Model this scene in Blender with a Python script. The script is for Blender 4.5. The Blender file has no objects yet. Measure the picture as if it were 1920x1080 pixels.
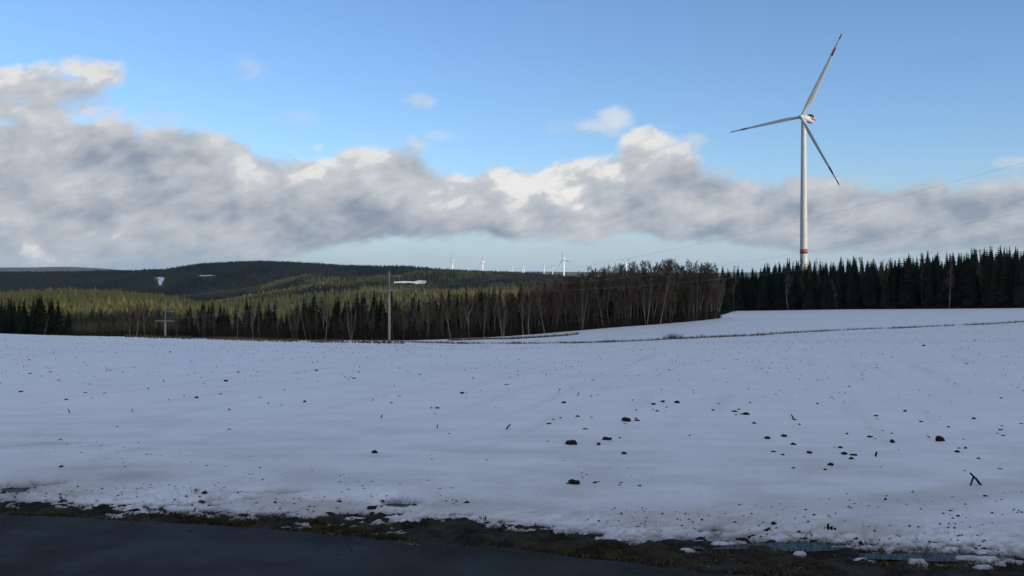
import bpy, bmesh, math, random
import numpy as np
from mathutils import Vector, Matrix

random.seed(7)
rng = np.random.default_rng(11)
SC = bpy.context.scene
COL = SC.collection
R = math.radians

# ------------------------------------------------------------------ camera
F, HZ, EYE = 1884.0, 520.0, 1.8        # focal length and horizon row in units of a 1920 x 1080 frame, eye height in metres
cam_data = bpy.data.cameras.new('camera')
cam_data.sensor_width = 36.0
cam_data.lens = 36.0 * F / 1920.0
cam_data.shift_y = -(540.0 - HZ) / 1920.0
cam_data.clip_start = 0.1
cam_data.clip_end = 80000
cam = bpy.data.objects.new('camera', cam_data)
COL.objects.link(cam)
cam.location = (0, 0, EYE)
cam.rotation_euler = (R(90), 0, 0)
SC.camera = cam

# ------------------------------------------------------------------ light
SUN_EL = R(18)
SUN_AZ = math.atan2(0.80, -0.60)       # from +y towards +x: behind the camera, to its right
TO_SUN = Vector((math.sin(SUN_AZ) * math.cos(SUN_EL), math.cos(SUN_AZ) * math.cos(SUN_EL), math.sin(SUN_EL)))
sun = bpy.data.lights.new('sun', 'SUN')
sun.energy = 4.0
sun.angle = R(0.5)
sun.color = (1.0, 0.90, 0.74)
sun_o = bpy.data.objects.new('sun', sun)
COL.objects.link(sun_o)
sun_o.rotation_euler = TO_SUN.to_track_quat('Z', 'Y').to_euler()

SC.view_settings.view_transform = 'Standard'
SC.view_settings.look = 'None'
SC.view_settings.gamma = 1.0
SC.view_settings.exposure = 0.1
SC.view_settings.use_curve_mapping = False
SC.cycles.max_bounces = 5
SC.cycles.volume_bounces = 0
SC.cycles.caustics_reflective = False
SC.cycles.caustics_refractive = False

# ------------------------------------------------------------------ node helpers
class G:
    """A small writer of node graphs: numbers and sockets mix freely."""
    def __init__(s, tree):
        s.t = tree
    def n(s, kind, **kw):
        nd = s.t.nodes.new(kind)
        for k, v in kw.items():
            setattr(nd, k, v)
        return nd
    def put(s, sock, v):
        if isinstance(v, bpy.types.NodeSocket):
            s.t.links.new(v, sock)
        elif v is not None:
            sock.default_value = v
    def m(s, op, a, b=None, c=None, clamp=False):
        nd = s.n('ShaderNodeMath', operation=op, use_clamp=clamp)
        for i, v in enumerate((a, b, c)):
            s.put(nd.inputs[i], v)
        return nd.outputs[0]
    def vec(s, x, y, z):
        nd = s.n('ShaderNodeCombineXYZ')
        for i, v in enumerate((x, y, z)):
            s.put(nd.inputs[i], v)
        return nd.outputs[0]
    def noise(s, v, scale, detail=4, rough=0.55, out=0, distortion=0.0):
        nd = s.n('ShaderNodeTexNoise')
        s.put(nd.inputs['Vector'], v)
        nd.inputs['Scale'].default_value = scale
        nd.inputs['Detail'].default_value = detail
        nd.inputs['Roughness'].default_value = rough
        nd.inputs['Distortion'].default_value = distortion
        return nd.outputs[out]
    def ramp(s, v, lo, hi, smooth=True):
        nd = s.n('ShaderNodeMapRange', interpolation_type='SMOOTHSTEP' if smooth else 'LINEAR')
        nd.clamp = True
        s.put(nd.inputs[0], v)
        s.put(nd.inputs[1], lo)
        s.put(nd.inputs[2], hi)
        return nd.outputs[0]
    def mix(s, f, a, b, blend='MIX'):
        nd = s.n('ShaderNodeMix', data_type='RGBA', blend_type=blend)
        s.put(nd.inputs[0], f)
        for i, v in ((6, a), (7, b)):
            s.put(nd.inputs[i], (*v, 1) if isinstance(v, tuple) and len(v) == 3 else v)
        return nd.outputs[2]
    def curve(s, v, pts):
        nd = s.n('ShaderNodeFloatCurve')
        s.put(nd.inputs['Value'], v)
        c = nd.mapping.curves[0]
        c.points[0].location, c.points[1].location = pts[0], pts[-1]
        for p in pts[1:-1]:
            c.points.new(*p)
        for p in c.points:
            p.handle_type = 'AUTO_CLAMPED'
        nd.mapping.update()
        return nd.outputs[0]

# ------------------------------------------------------------------ sky
def build_world():
    w = bpy.data.worlds.new('World')
    SC.world = w
    w.use_nodes = True
    t = w.node_tree
    t.nodes.clear()
    g = G(t)
    sky = g.n('ShaderNodeTexSky', sky_type='NISHITA')
    sky.sun_disc = False
    sky.sun_elevation = SUN_EL
    sky.sun_rotation = SUN_AZ
    sky.altitude = 700
    sky.air_density = 1.0
    sky.dust_density = 0.6
    sky.ozone_density = 2.0
    STR = 0.135
    d = g.n('ShaderNodeTexCoord').outputs['Generated']
    sp = g.n('ShaderNodeSeparateXYZ')
    g.put(sp.inputs[0], d)
    x, y, z = sp.outputs
    hyp = g.m('MAXIMUM', g.m('SQRT', g.m('ADD', g.m('MULTIPLY', x, x), g.m('MULTIPLY', y, y))), 0.02)
    A = g.m('MULTIPLY', g.m('ARCTAN2', x, y), 18.84)       # azimuth, 5.3 per hundred milliradians
    E = g.m('MULTIPLY', g.m('DIVIDE', z, hyp), 18.84)      # tangent of the elevation, same unit
    def az(px):
        return math.atan((px - 960) / F) * 18.84
    def el(px, row):
        return (HZ - row) / 100.0 * math.cos(math.atan((px - 960) / F))
    a01 = g.m('MULTIPLY_ADD', A, 1 / 24.0, 0.5, clamp=True)
    def edge(pts):
        return g.m('MULTIPLY', g.curve(a01, [(az(p) / 24.0 + 0.5, el(p, r) / 6.0) for p, r in pts]), 6.0)
    top = edge([(-200, 240), (0, 226), (150, 232), (300, 264), (430, 270), (520, 292), (590, 296), (690, 276), (770, 292), (850, 322),
                (960, 318), (1070, 298), (1140, 304), (1210, 272), (1330, 328), (1500, 352), (1700, 345), (1800, 362), (1920, 345), (2120, 330)])
    bot = edge([(-200, 512), (0, 508), (300, 500), (560, 474), (760, 446), (900, 436), (1100, 440), (1400, 446), (1600, 462), (1920, 472), (2120, 470)])
    # slanting, drifting cloud texture
    def tex(da, de, seed, scale, detail, rough, sx=0.8):
        aa = g.m('ADD', A, da)
        ee = g.m('ADD', E, de)
        u = g.m('SUBTRACT', aa, g.m('MULTIPLY', ee, 0.45))
        return g.noise(g.vec(g.m('MULTIPLY', u, sx), g.m('MULTIPLY', ee, 1.15), seed), scale, detail, rough, distortion=0.15)
    n1 = tex(0, 0, 3.7, 0.92, 12, 0.57)
    n1l = tex(0, 0, 3.7, 0.92, 5, 0.50)
    n1s = tex(0.24, 0.34, 3.7, 0.92, 5, 0.50)
    n2 = tex(0, 0, 11.3, 1.7, 9, 0.56)
    n2s = tex(0.10, 0.15, 11.3, 1.7, 5, 0.52)
    n3 = tex(0, 0, 21.0, 0.45, 4, 0.5, 0.55)
    c1 = g.m('SUBTRACT', n1, 0.5)
    c2 = g.m('SUBTRACT', n2, 0.5)
    c3 = g.m('SUBTRACT', n3, 0.5)
    up = g.m('MULTIPLY', g.m('SUBTRACT', g.m('ADD', top, 0.15), E), 2.0)
    dn = g.m('MULTIPLY', g.m('SUBTRACT', E, g.m('SUBTRACT', bot, 0.13)), 2.6)
    band = g.m('MINIMUM', g.m('MINIMUM', up, dn), 1.3)
    field = band
    blobs = [(60, 172, 130, 44, .60), (178, 140, 62, 30, .45), (20, 205, 100, 34, .6), (1112, 240, 70, 20, .40), (1152, 226, 34, 22, .48),
             (1215, 275, 55, 34, .55), (1285, 262, 36, 16, .12), (785, 190, 34, 18, .14), (300, 215, 40, 26, .20), (462, 130, 40, 28, .02),
             (545, 222, 44, 22, .02), (835, 255, 60, 12, .0), (1905, 303, 34, 12, .16), (600, 285, 22, 26, .2), (772, 278, 26, 24, .25),
             (1250, 238, 24, 14, .05), (760, 310, 60, 20, .3)]
    thin = -1.0
    for i, (px, r, rx, ry, k) in enumerate(blobs):
        u = g.m('MULTIPLY', g.m('SUBTRACT', A, az(px)), 100.0 / rx)
        v = g.m('MULTIPLY', g.m('SUBTRACT', E, el(px, r)), 100.0 / ry)
        q = g.m('SUBTRACT', k, g.m('MULTIPLY', g.m('ADD', g.m('MULTIPLY', u, u), g.m('MULTIPLY', v, v)), 0.42))
        if i in (0, 1, 2, 5, 13, 16):
            field = g.m('MAXIMUM', field, q)
        else:
            thin = g.m('MAXIMUM', thin, g.m('ADD', q, 0.10))
    # scattered cumulus over the rest of the dome (the same weather goes on overhead and behind)
    over = g.noise(g.vec(g.m('DIVIDE', x, g.m('MAXIMUM', z, 0.08)), g.m('DIVIDE', y, g.m('MAXIMUM', z, 0.08)), 5.0), 1.1, 7, 0.55)
    high = g.m('MULTIPLY', g.ramp(E, 6.2, 9.5), g.m('MULTIPLY', g.m('SUBTRACT', over, 0.50), 6.0))
    field = g.m('MAXIMUM', field, g.m('SUBTRACT', high, g.m('MULTIPLY', g.ramp(E, 9.5, 6.2), 3.0)))
    dens = g.m('ADD', field, g.m('ADD', g.m('MULTIPLY', c1, 2.3), g.m('MULTIPLY', c2, 1.1)))
    alpha = g.ramp(dens, -0.08, 0.48)
    wisp = g.m('ADD', thin, g.m('ADD', g.m('MULTIPLY', c1, 1.6), g.m('MULTIPLY', c2, 1.9)))
    alpha = g.m('MAXIMUM', alpha, g.m('MULTIPLY', g.ramp(wisp, -0.20, 1.0), 0.70))
    lit = g.m('ADD', g.m('MULTIPLY', g.m('SUBTRACT', n1l, n1s), 3.2), g.m('MULTIPLY', g.m('SUBTRACT', n2, n2s), 1.0))
    rel = g.m('DIVIDE', g.m('SUBTRACT', E, bot), g.m('MAXIMUM', g.m('SUBTRACT', top, bot), 0.3))
    bright = g.m('ADD', g.m('ADD', lit, g.m('MULTIPLY_ADD', rel, 0.66, -0.12)), g.m('ADD', g.m('MULTIPLY', c3, 1.8), g.m('MULTIPLY', c2, 0.2)))
    # the shower on the far left dulls the bank
    dull = g.ramp(A, -2.0, -9.5)
    bright = g.m('SUBTRACT', bright, g.m('MULTIPLY', dull, 0.04))
    b01 = g.ramp(bright, -0.62, 0.86, smooth=False)
    fine = g.m('SUBTRACT', tex(0, 0, 31.0, 4.2, 7, 0.6), 0.5)
    b01 = g.m('ADD', b01, g.m('MULTIPLY', fine, 0.62), clamp=True)
    ccol = g.mix(b01, (0.255, 0.305, 0.38), (0.60, 0.615, 0.635))
    ccol = g.mix(g.ramp(g.m('ADD', b01, g.m('MULTIPLY', c3, 0.8)), 0.84, 1.25), ccol, (0.86, 0.84, 0.81))
    streak = g.noise(g.vec(g.m('MULTIPLY', A, 0.35), g.m('MULTIPLY', E, 3.2), 2.0), 1.0, 6, 0.6)
    skyc = g.mix(1.0, sky.outputs[0], (STR, STR, STR), 'MULTIPLY')
    skyc = g.mix(1.0, skyc, (0.81, 0.965, 1.18), 'MULTIPLY')
    # pale moist air under the bank
    low = g.ramp(E, 2.4, -0.2)
    skyc = g.mix(g.m('MULTIPLY', low, 0.85), skyc, (0.395, 0.50, 0.595))
    skyc = g.mix(g.m('MULTIPLY', g.m('MULTIPLY', g.ramp(streak, 0.46, 0.70), low), 0.55), skyc, (0.47, 0.515, 0.555))
    # behind the rain on the left the air is duller
    skyc = g.mix(g.m('MULTIPLY', g.m('MULTIPLY', dull, low), 0.8), skyc, (0.295, 0.36, 0.43))
    alpha = g.m('MULTIPLY', alpha, g.m('SUBTRACT', 1.0, g.m('MULTIPLY', g.ramp(E, 0.9, 0.0), 0.45)))
    out = g.mix(alpha, skyc, ccol)
    bg = g.n('ShaderNodeBackground')
    g.put(bg.inputs[0], out)
    bg.inputs[1].default_value = 1.0
    o = g.n('ShaderNodeOutputWorld')
    t.links.new(bg.outputs[0], o.inputs[0])
build_world()

# ------------------------------------------------------------------ object helpers
def link(o, parent=None):
    COL.objects.link(o)
    if parent is not None:
        o.parent = parent
    return o
def tag(o, label=None, cat=None, group=None, kind=None):
    for k, v in (('label', label), ('category', cat), ('group', group), ('kind', kind)):
        if v:
            o[k] = v
    return o
def empty(name, loc, rz=0.0, scale=None):
    o = bpy.data.objects.new(name, None)
    o.empty_display_size = 0.3
    o.location = loc
    o.rotation_euler = (0, 0, rz)
    if scale is not None:
        o.scale = scale
    return link(o)
def mesh_np(name, v, f, mat=None, smooth=False, attrs=None):
    """v (n,3); f (m,3) or (m,4)."""
    v = np.asarray(v, dtype=np.float32)
    f = np.asarray(f, dtype=np.int32)
    me = bpy.data.meshes.new(name)
    k = f.shape[1]
    me.vertices.add(len(v))
    me.vertices.foreach_set('co', v.ravel())
    me.loops.add(f.size)
    me.loops.foreach_set('vertex_index', f.ravel())
    me.polygons.add(len(f))
    me.polygons.foreach_set('loop_start', np.arange(0, f.size, k, dtype=np.int32))
    me.polygons.foreach_set('loop_total', np.full(len(f), k, dtype=np.int32))
    if smooth:
        me.polygons.foreach_set('use_smooth', np.ones(len(f), dtype=bool))
    me.update(calc_edges=True)
    for an, arr in (attrs or {}).items():
        a = me.attributes.new(an, 'FLOAT', 'POINT')
        a.data.foreach_set('value', np.asarray(arr, dtype=np.float32).ravel())
    if mat:
        me.materials.append(mat)
    return me
def obj(name, me, parent=None):
    return link(bpy.data.objects.new(name, me), parent)

class MB:
    """Collects simple shapes, each with a material slot, into one mesh."""
    def __init__(s):
        s.v, s.f, s.mi = [], [], []
    def add(s, verts, faces, mi=0):
        b = len(s.v)
        s.v += [tuple(p) for p in verts]
        s.f += [tuple(i + b for i in q) for q in faces]
        s.mi += [mi] * len(faces)
    def box(s, c, size, rot=None, mi=0):
        sx, sy, sz = (k / 2 for k in size)
        vs = [Vector((a * sx, b * sy, e * sz)) for a in (-1, 1) for b in (-1, 1) for e in (-1, 1)]
        if rot is not None:
            vs = [rot @ p for p in vs]
        vs = [p + Vector(c) for p in vs]
        s.add(vs, [(0, 1, 3, 2), (4, 6, 7, 5), (0, 4, 5, 1), (2, 3, 7, 6), (0, 2, 6, 4), (1, 5, 7, 3)], mi)
    def tube(s, pts, rad, n=6, cap=True, mi=0):
        pts = [Vector(p) for p in pts]
        rad = rad if hasattr(rad, '__len__') else [rad] * len(pts)
        rings = []
        for i, p in enumerate(pts):
            d = (pts[min(i + 1, len(pts) - 1)] - pts[max(i - 1, 0)]).normalized()
            a = d.orthogonal().normalized() if i == 0 else (a - d * a.dot(d)).normalized()
            b = d.cross(a)
            rings.append([p + (a * math.cos(2 * math.pi * k / n) + b * math.sin(2 * math.pi * k / n)) * rad[i] for k in range(n)])
        vs = [q for r_ in rings for q in r_]
        fs = [(i * n + k, i * n + (k + 1) % n, (i + 1) * n + (k + 1) % n, (i + 1) * n + k) for i in range(len(pts) - 1) for k in range(n)]
        if cap:
            fs += [tuple(range(n - 1, -1, -1)), tuple((len(pts) - 1) * n + k for k in range(n))]
        s.add(vs, fs, mi)
    def mesh(s, name, mats, smooth=False, m4=None):
        me = bpy.data.meshes.new(name)
        v = s.v if m4 is None else [m4 @ Vector(p) for p in s.v]
        me.from_pydata(v, [], s.f)
        for m in (mats if isinstance(mats, (list, tuple)) else [mats]):
            me.materials.append(m)
        me.polygons.foreach_set('material_index', np.array(s.mi, dtype=np.int32))
        if smooth:
            me.polygons.foreach_set('use_smooth', np.ones(len(s.f), dtype=bool))
        me.update()
        return me

# value noise for geometry
def _hash(i, j, seed):
    h = (i.astype(np.int64) * 374761393 + j.astype(np.int64) * 668265263 + seed * 974711) & 0x7fffffff
    h = ((h ^ (h >> 13)) * 1274126177) & 0x7fffffff
    return ((h ^ (h >> 16)) & 0xffff) / 65535.0
def vnoise(x, y, seed=0):
    i, j = np.floor(x), np.floor(y)
    u, v = x - i, y - j
    u, v = u * u * (3 - 2 * u), v * v * (3 - 2 * v)
    a, b, c, d = _hash(i, j, seed), _hash(i + 1, j, seed), _hash(i, j + 1, seed), _hash(i + 1, j + 1, seed)
    return (a * (1 - u) + b * u) * (1 - v) + (c * (1 - u) + d * u) * v
def fbm(x, y, seed=0, octv=4, gain=0.5):
    s, a, t = 0.0, 1.0, 0.0
    for k in range(octv):
        s = s + a * (vnoise(x * 2 ** k + 17.3 * k, y * 2 ** k - 9.1 * k, seed + k) - 0.5)
        t += a
        a *= gain
    return s / t * 2
def sstep(lo, hi, v):
    t = np.clip((v - lo) / (hi - lo), 0, 1)
    return t * t * (3 - 2 * t)

# ------------------------------------------------------------------ the lie of the land: z over (px, depth)
def r2z(Y, row):
    return EYE - Y * (row - HZ) / F
def rows_st(Y, cols, rows):
    return (math.log(Y), np.array(cols, float), np.array([r2z(Y, r) for r in rows]))
def z_st(Y, cols, zs):
    return (math.log(Y), np.array(cols, float), np.array(zs, float))
C0 = [-300, 0, 310, 600, 730, 850, 960, 1080, 1200, 1350, 1600, 1920, 2300]
TH = 17.0
def crest(Y, pts, th=TH):
    return z_st(Y, [p for p, r in pts], [r2z(Y, r) - th for p, r in pts])
ST = [
    z_st(1.0, [0], [0.0]), z_st(7.5, [0], [0.0]), z_st(11, [0], [-0.05]), z_st(15, [0], [-0.15]), z_st(24, [0], [-0.45]),
    rows_st(40, C0, [650, 655, 660, 662, 663, 663, 663, 661, 659, 657, 653, 648, 640]),
    rows_st(75, C0, [628, 632, 640, 648, 650, 652, 652, 650, 647, 643, 634, 622, 612]),
    rows_st(110, C0, [622, 628, 635, 641, 643, 646, 646, 646, 642, 634, 622, 608, 598]),
    rows_st(130, C0, [628, 634, 638, 640, 641, 643, 643, 643, 638, 631, 618, 604, 594]),
    rows_st(160, C0, [640, 640, 640, 640, 639.5, 638, 637, 634, 627, 618, 608, 598, 588]),
    rows_st(200, C0, [660, 650, 645, 641, 639.5, 636, 631, 622, 613.5, 606, 599, 591, 583]),
    rows_st(230, C0, [690, 670, 660, 655, 650, 645, 633, 619, 610, 598, 594, 588, 580]),
    rows_st(300, C0, [700, 690, 680, 670, 665, 660, 650, 630, 605, 592, 587, 582, 575]),
    rows_st(370, C0, [715, 700, 690, 680, 675, 670, 660, 640, 610, 588, 583, 578, 571]),
    rows_st(450, C0, [720, 705, 695, 685, 680, 675, 665, 645, 615, 584.5, 580, 577, 569]),
    rows_st(540, C0, [720, 705, 697, 690, 685, 680, 670, 650, 620, 584, 580, 577, 569]),
    z_st(780, [-300, 0, 310, 600, 960, 1350, 2300], [-50, -49, -48, -46, -42, -30, -22]),
    z_st(1000, [-300, 0, 200, 370, 480, 600, 960, 1350, 2300], [-47, -46, -46, -52, -52, -50, -46, -30, -20]),
    crest(1400, [(-300, 554), (0, 549), (60, 543), (150, 541), (250, 546), (300, 553), (360, 564), (420, 578), (600, 575), (960, 560), (1350, 540), (2300, 530)]),
    crest(1650, [(-300, 556), (0, 553), (150, 549), (300, 562), (420, 566), (600, 548), (690, 540), (960, 545), (1350, 536), (2300, 526)]),
    crest(1950, [(-300, 572), (200, 572), (340, 572), (420, 561), (480, 550), (540, 539), (600, 528), (690, 523), (850, 530), (960, 534), (1350, 530), (2300, 520)]),
    crest(2250, [(-300, 566), (340, 566), (480, 556), (600, 536), (690, 532), (850, 528), (960, 528), (1350, 526), (2300, 516)]),
    crest(2650, [(-300, 560), (300, 560), (440, 548), (500, 530), (570, 513), (630, 513), (690, 518), (780, 506), (850, 506), (960, 508.5), (1040, 514), (1100, 521), (1350, 524), (2300, 516)]),
    crest(3100, [(-300, 545), (300, 545), (600, 528), (760, 524), (960, 520), (2300, 520)]),
    crest(4200, [(-300, 509), (0, 508), (130, 507), (250, 505), (315, 502), (370, 493), (430, 489), (480, 487.5), (540, 489), (600, 492.5), (650, 496), (760, 497), (830, 503), (960, 510), (1080, 520), (2300, 524)], 18),
    z_st(5200, [-300, 960, 2300], [-30, -40, -20]),
    z_st(9000, [-300, 2300], [-20, -20]),
    rows_st(13000, [-300, 0, 60, 130, 190, 260, 2300], [503, 501.5, 502, 500.5, 503, 509, 512]),
    z_st(16000, [0], [0.0]), z_st(26000, [0], [-20]),
]
LY = np.array([s[0] for s in ST])
def ground(x, Y):
    """terrain height, Catmull-Rom over log depth between the stations, with matching columns of the picture's width"""
    x, Y = np.broadcast_arrays(np.asarray(x, float), np.asarray(Y, float))
    shp = x.shape
    x, Y = x.ravel(), Y.ravel()
    Yc = np.maximum(Y, 1.01)
    u = 960 + F * x / np.maximum(Yc, 5.0)
    Z = np.stack([np.interp(u, s[1], s[2]) for s in ST])
    l = np.log(Yc)
    i = np.clip(np.searchsorted(LY, l) - 1, 0, len(ST) - 2)
    h = LY[i + 1] - LY[i]
    t = np.clip((l - LY[i]) / h, 0, 1)
    k = np.arange(len(x))
    im, ip = np.maximum(i - 1, 0), np.minimum(i + 2, len(ST) - 1)
    p0, p1, p2, p3 = Z[im, k], Z[i, k], Z[i + 1, k], Z[ip, k]
    m1 = (p2 - p0) / (LY[i + 1] - LY[im]) * h
    m2 = (p3 - p1) / (LY[ip] - LY[i]) * h
    a = (p2 - p1)
    # keep the slope from overshooting
    m1 = np.where(m1 * a <= 0, 0, np.sign(a) * np.minimum(abs(m1), 3 * abs(a)))
    m2 = np.where(m2 * a <= 0, 0, np.sign(a) * np.minimum(abs(m2), 3 * abs(a)))
    z = (2 * t**3 - 3 * t**2 + 1) * p1 + (t**3 - 2 * t**2 + t) * m1 + (-2 * t**3 + 3 * t**2) * p2 + (t**3 - t**2) * m2
    return z.reshape(shp)
def gz(x, Y):
    return float(ground(np.array([x]), np.array([Y]))[0])
def xof(px, Y):
    return (px - 960) / F * Y
_ys = np.exp(np.linspace(math.log(5.3), math.log(140), 700))
def y_at(px, row, lo=5.3, hi=140):
    """nearest depth at which the ground is seen at this row"""
    xs_ = (px - 960) / F * _ys
    g_ = ground(xs_, _ys) + np.where(_ys < 14, np.maximum(snow_depth(xs_, _ys), -0.01), 0.10) + swells(xs_, _ys)
    rr = HZ + F * (EYE - g_) / _ys
    ok = np.where((rr <= row) & (_ys >= lo) & (_ys <= hi))[0]
    return float(_ys[ok[0]]) if len(ok) else 100.0

# edges along the road: where the snow ends, where the asphalt begins
def edge_line(pts):
    P = [((px - 960) / F * (EYE * F / (r - HZ)), EYE * F / (r - HZ)) for px, r in pts]
    xs, ys = [p[0] for p in P], [p[1] for p in P]
    s0 = (ys[1] - ys[0]) / (xs[1] - xs[0])
    s1 = (ys[-1] - ys[-2]) / (xs[-1] - xs[-2])
    def f(x):
        x = np.asarray(x, float)
        y = np.interp(x, xs, ys)
        y = np.where(x < xs[0], ys[0] + (x - xs[0]) * -0.2, y)
        return np.where(x > xs[-1], ys[-1] + (x - xs[-1]) * -0.2, y)
    return f
snow_edge = edge_line([(-200, 926), (0, 942), (250, 960), (500, 973), (700, 984), (850, 983), (980, 998), (1130, 1008), (1320, 1012), (1500, 1021), (1700, 1035), (1920, 1046), (2200, 1060)])
road_edge = edge_line([(-200, 954), (0, 965), (250, 978), (500, 990), (700, 1008), (850, 1023), (1000, 1037), (1150, 1050), (1280, 1065), (1400, 1077), (1700, 1104), (2200, 1145)])
TREE_EDGE = ([-400, 0, 310, 480, 600, 730, 850, 960, 1080, 1200, 1350, 1353, 1380, 1600, 1920, 2300],
             [180, 178, 166, 158, 158, 158, 176, 196, 206, 214, 232, 300, 470, 432, 368, 330])
def tree_edge(px):
    return np.interp(px, *TREE_EDGE)

# ------------------------------------------------------------------ materials
def mat(name, col=(0.5, 0.5, 0.5), rough=0.8, spec=0.3):
    m = bpy.data.materials.new(name)
    m.use_nodes = True
    b = m.node_tree.nodes['Principled BSDF']
    b.inputs['Base Color'].default_value = (*col, 1)
    b.inputs['Roughness'].default_value = rough
    b.inputs['Specular IOR Level'].default_value = spec
    return m, G(m.node_tree), b
def coords(g, which='Object'):
    return g.n('ShaderNodeTexCoord').outputs[which]
def noisy(name, c1, c2, scale, rough=0.8, spec=0.3, detail=5, bump=0.0, bscale=None, bdist=0.01):
    m, g, b = mat(name, c1, rough, spec)
    v = coords(g)
    f = g.ramp(g.noise(v, scale, detail), 0.35, 0.65)
    g.put(b.inputs['Base Color'], g.mix(f, c1, c2))
    if bump:
        bn = g.n('ShaderNodeBump')
        bn.inputs['Strength'].default_value = bump
        bn.inputs['Distance'].default_value = bdist
        g.put(bn.inputs['Height'], g.noise(v, bscale or scale * 3, 6, 0.6))
        g.put(b.inputs['Normal'], bn.outputs[0])
    return m
def instance_tint(name, c1, c2, scale, spread=0.35, rough=0.85, spec=0.15):
    """colour that differs from one plant to the next and within it"""
    m, g, b = mat(name, c1, rough, spec)
    f = g.ramp(g.noise(coords(g), scale, 4), 0.3, 0.7)
    c = g.mix(f, c1, c2)
    r_ = g.n('ShaderNodeObjectInfo').outputs['Random']
    hsv = g.n('ShaderNodeHueSaturation')
    g.put(hsv.inputs['Value'], g.m('MULTIPLY_ADD', r_, 2 * spread, 1 - spread))
    g.put(hsv.inputs['Hue'], g.m('MULTIPLY_ADD', r_, 0.03, 0.485))
    g.put(hsv.inputs['Color'], c)
    g.put(b.inputs['Base Color'], hsv.outputs[0])
    return m

def snow_mat():
    m, g, b = mat('snow', (0.82, 0.84, 0.88), 0.55, 0.25)
    at = lambda n: g.n('ShaderNodeAttribute', attribute_name=n).outputs['Fac']
    v = coords(g)
    st = g.n('ShaderNodeMapping')
    st.inputs['Scale'].default_value = (0.55, 1.0, 1.0)
    g.put(st.inputs[0], v)
    dirt_dim = g.m('MULTIPLY', at('dirt_dim'), g.ramp(g.noise(st.outputs[0], 1.6, 6, 0.6), 0.34, 0.72))
    gran = g.m('MULTIPLY', at('dirt_dim'), g.ramp(g.noise(v, 26.0, 4, 0.7), 0.56, 0.74))
    c = g.mix(g.m('MULTIPLY', g.ramp(g.noise(v, 0.25, 5), 0.3, 0.7), 0.5), (0.845, 0.835, 0.885), (0.89, 0.88, 0.915))
    fm = g.n('ShaderNodeMapping', vector_type='TEXTURE')
    fm.inputs['Rotation'].default_value = (0, 0, -math.atan(0.275))
    fm.inputs['Scale'].default_value = (0.42, 9.0, 1.0)
    g.put(fm.inputs[0], v)
    fur = g.noise(fm.outputs[0], 1.0, 5, 0.6)
    c = g.mix(g.m('MULTIPLY', g.ramp(fur, 0.50, 0.78), 0.34), c, (0.52, 0.50, 0.48))
    c = g.mix(g.m('MULTIPLY', g.ramp(g.noise(v, 0.07, 6, 0.6), 0.48, 0.75), 0.30), c, (0.60, 0.58, 0.565))
    c = g.mix(g.m('MULTIPLY', at('dirt_dim'), 0.42), c, (0.50, 0.485, 0.49))  # overall dimming of the near snow, light falloff put into the colour
    c = g.mix(g.m('MULTIPLY', dirt_dim, 0.72), c, (0.36, 0.325, 0.29))
    c = g.mix(g.m('MULTIPLY', at('smear'), g.m('MULTIPLY_ADD', g.ramp(g.noise(st.outputs[0], 2.2, 6, 0.6), 0.3, 0.7), 0.5, 0.4)), c, (0.37, 0.335, 0.30))
    c = g.mix(g.m('MULTIPLY', at('slush'), g.ramp(g.noise(v, 9.0, 5, 0.65), 0.25, 0.6)), c, (0.20, 0.195, 0.20))
    c = g.mix(g.m('MULTIPLY', gran, 0.55), c, (0.17, 0.15, 0.13))
    c = g.mix(at('litter'), c, g.mix(g.ramp(g.noise(v, 0.6, 5), 0.35, 0.65), (0.030, 0.024, 0.016), (0.055, 0.042, 0.026)))
    g.put(b.inputs['Base Color'], c)
    bn = g.n('ShaderNodeBump')
    bn.inputs['Strength'].default_value = 0.35
    bn.inputs['Distance'].default_value = 0.02
    g.put(bn.inputs['Height'], g.m('ADD', g.noise(v, 5.0, 8, 0.62), g.m('MULTIPLY', g.noise(v, 45.0, 4, 0.6), 0.25)))
    g.put(b.inputs['Normal'], bn.outputs[0])
    return m
M_SNOW = snow_mat()
def road_mat():
    m, g, b = mat('asphalt', (0.015, 0.016, 0.018), 0.8, 0.18)
    v = coords(g)
    c = g.mix(g.ramp(g.noise(v, 38.0, 5, 0.7), 0.30, 0.72), (0.005, 0.006, 0.007), (0.019, 0.020, 0.022))
    c = g.mix(g.ramp(g.noise(v, 0.9, 6, 0.6), 0.35, 0.7), c, (0.009, 0.0095, 0.011))
    c = g.mix(g.ramp(g.noise(v, 95.0, 3, 0.7), 0.66, 0.78), c, (0.075, 0.073, 0.07))
    g.put(b.inputs['Base Color'], c)
    g.put(b.inputs['Roughness'], g.m('MULTIPLY_ADD', g.ramp(g.noise(v, 0.7, 5, 0.6), 0.35, 0.65), 0.25, 0.58))
    bn = g.n('ShaderNodeBump')
    bn.inputs['Strength'].default_value = 0.7
    bn.inputs['Distance'].default_value = 0.006
    g.put(bn.inputs['Height'], g.noise(v, 130.0, 4, 0.7))
    g.put(b.inputs['Normal'], bn.outputs[0])
    return m
M_ROAD = road_mat()
M_SOIL = noisy('verge_soil', (0.008, 0.007, 0.005), (0.042, 0.034, 0.024), 5.0, 0.9, 0.2, 9, 0.9, 22, 0.03)
M_CLOD = noisy('soil', (0.012, 0.010, 0.007), (0.040, 0.032, 0.020), 12, 0.95, 0.1, 5, 0.6, 60, 0.01)
M_DRY = instance_tint('dry_grass', (0.15, 0.115, 0.06), (0.075, 0.06, 0.032), 3.0)
M_GRASS = noisy('verge_grass', (0.070, 0.053, 0.024), (0.034, 0.028, 0.013), 4.0, 0.9, 0.1)
M_STICK = noisy('dead_wood', (0.018, 0.015, 0.013), (0.035, 0.03, 0.024), 30, 0.9, 0.1)
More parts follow.
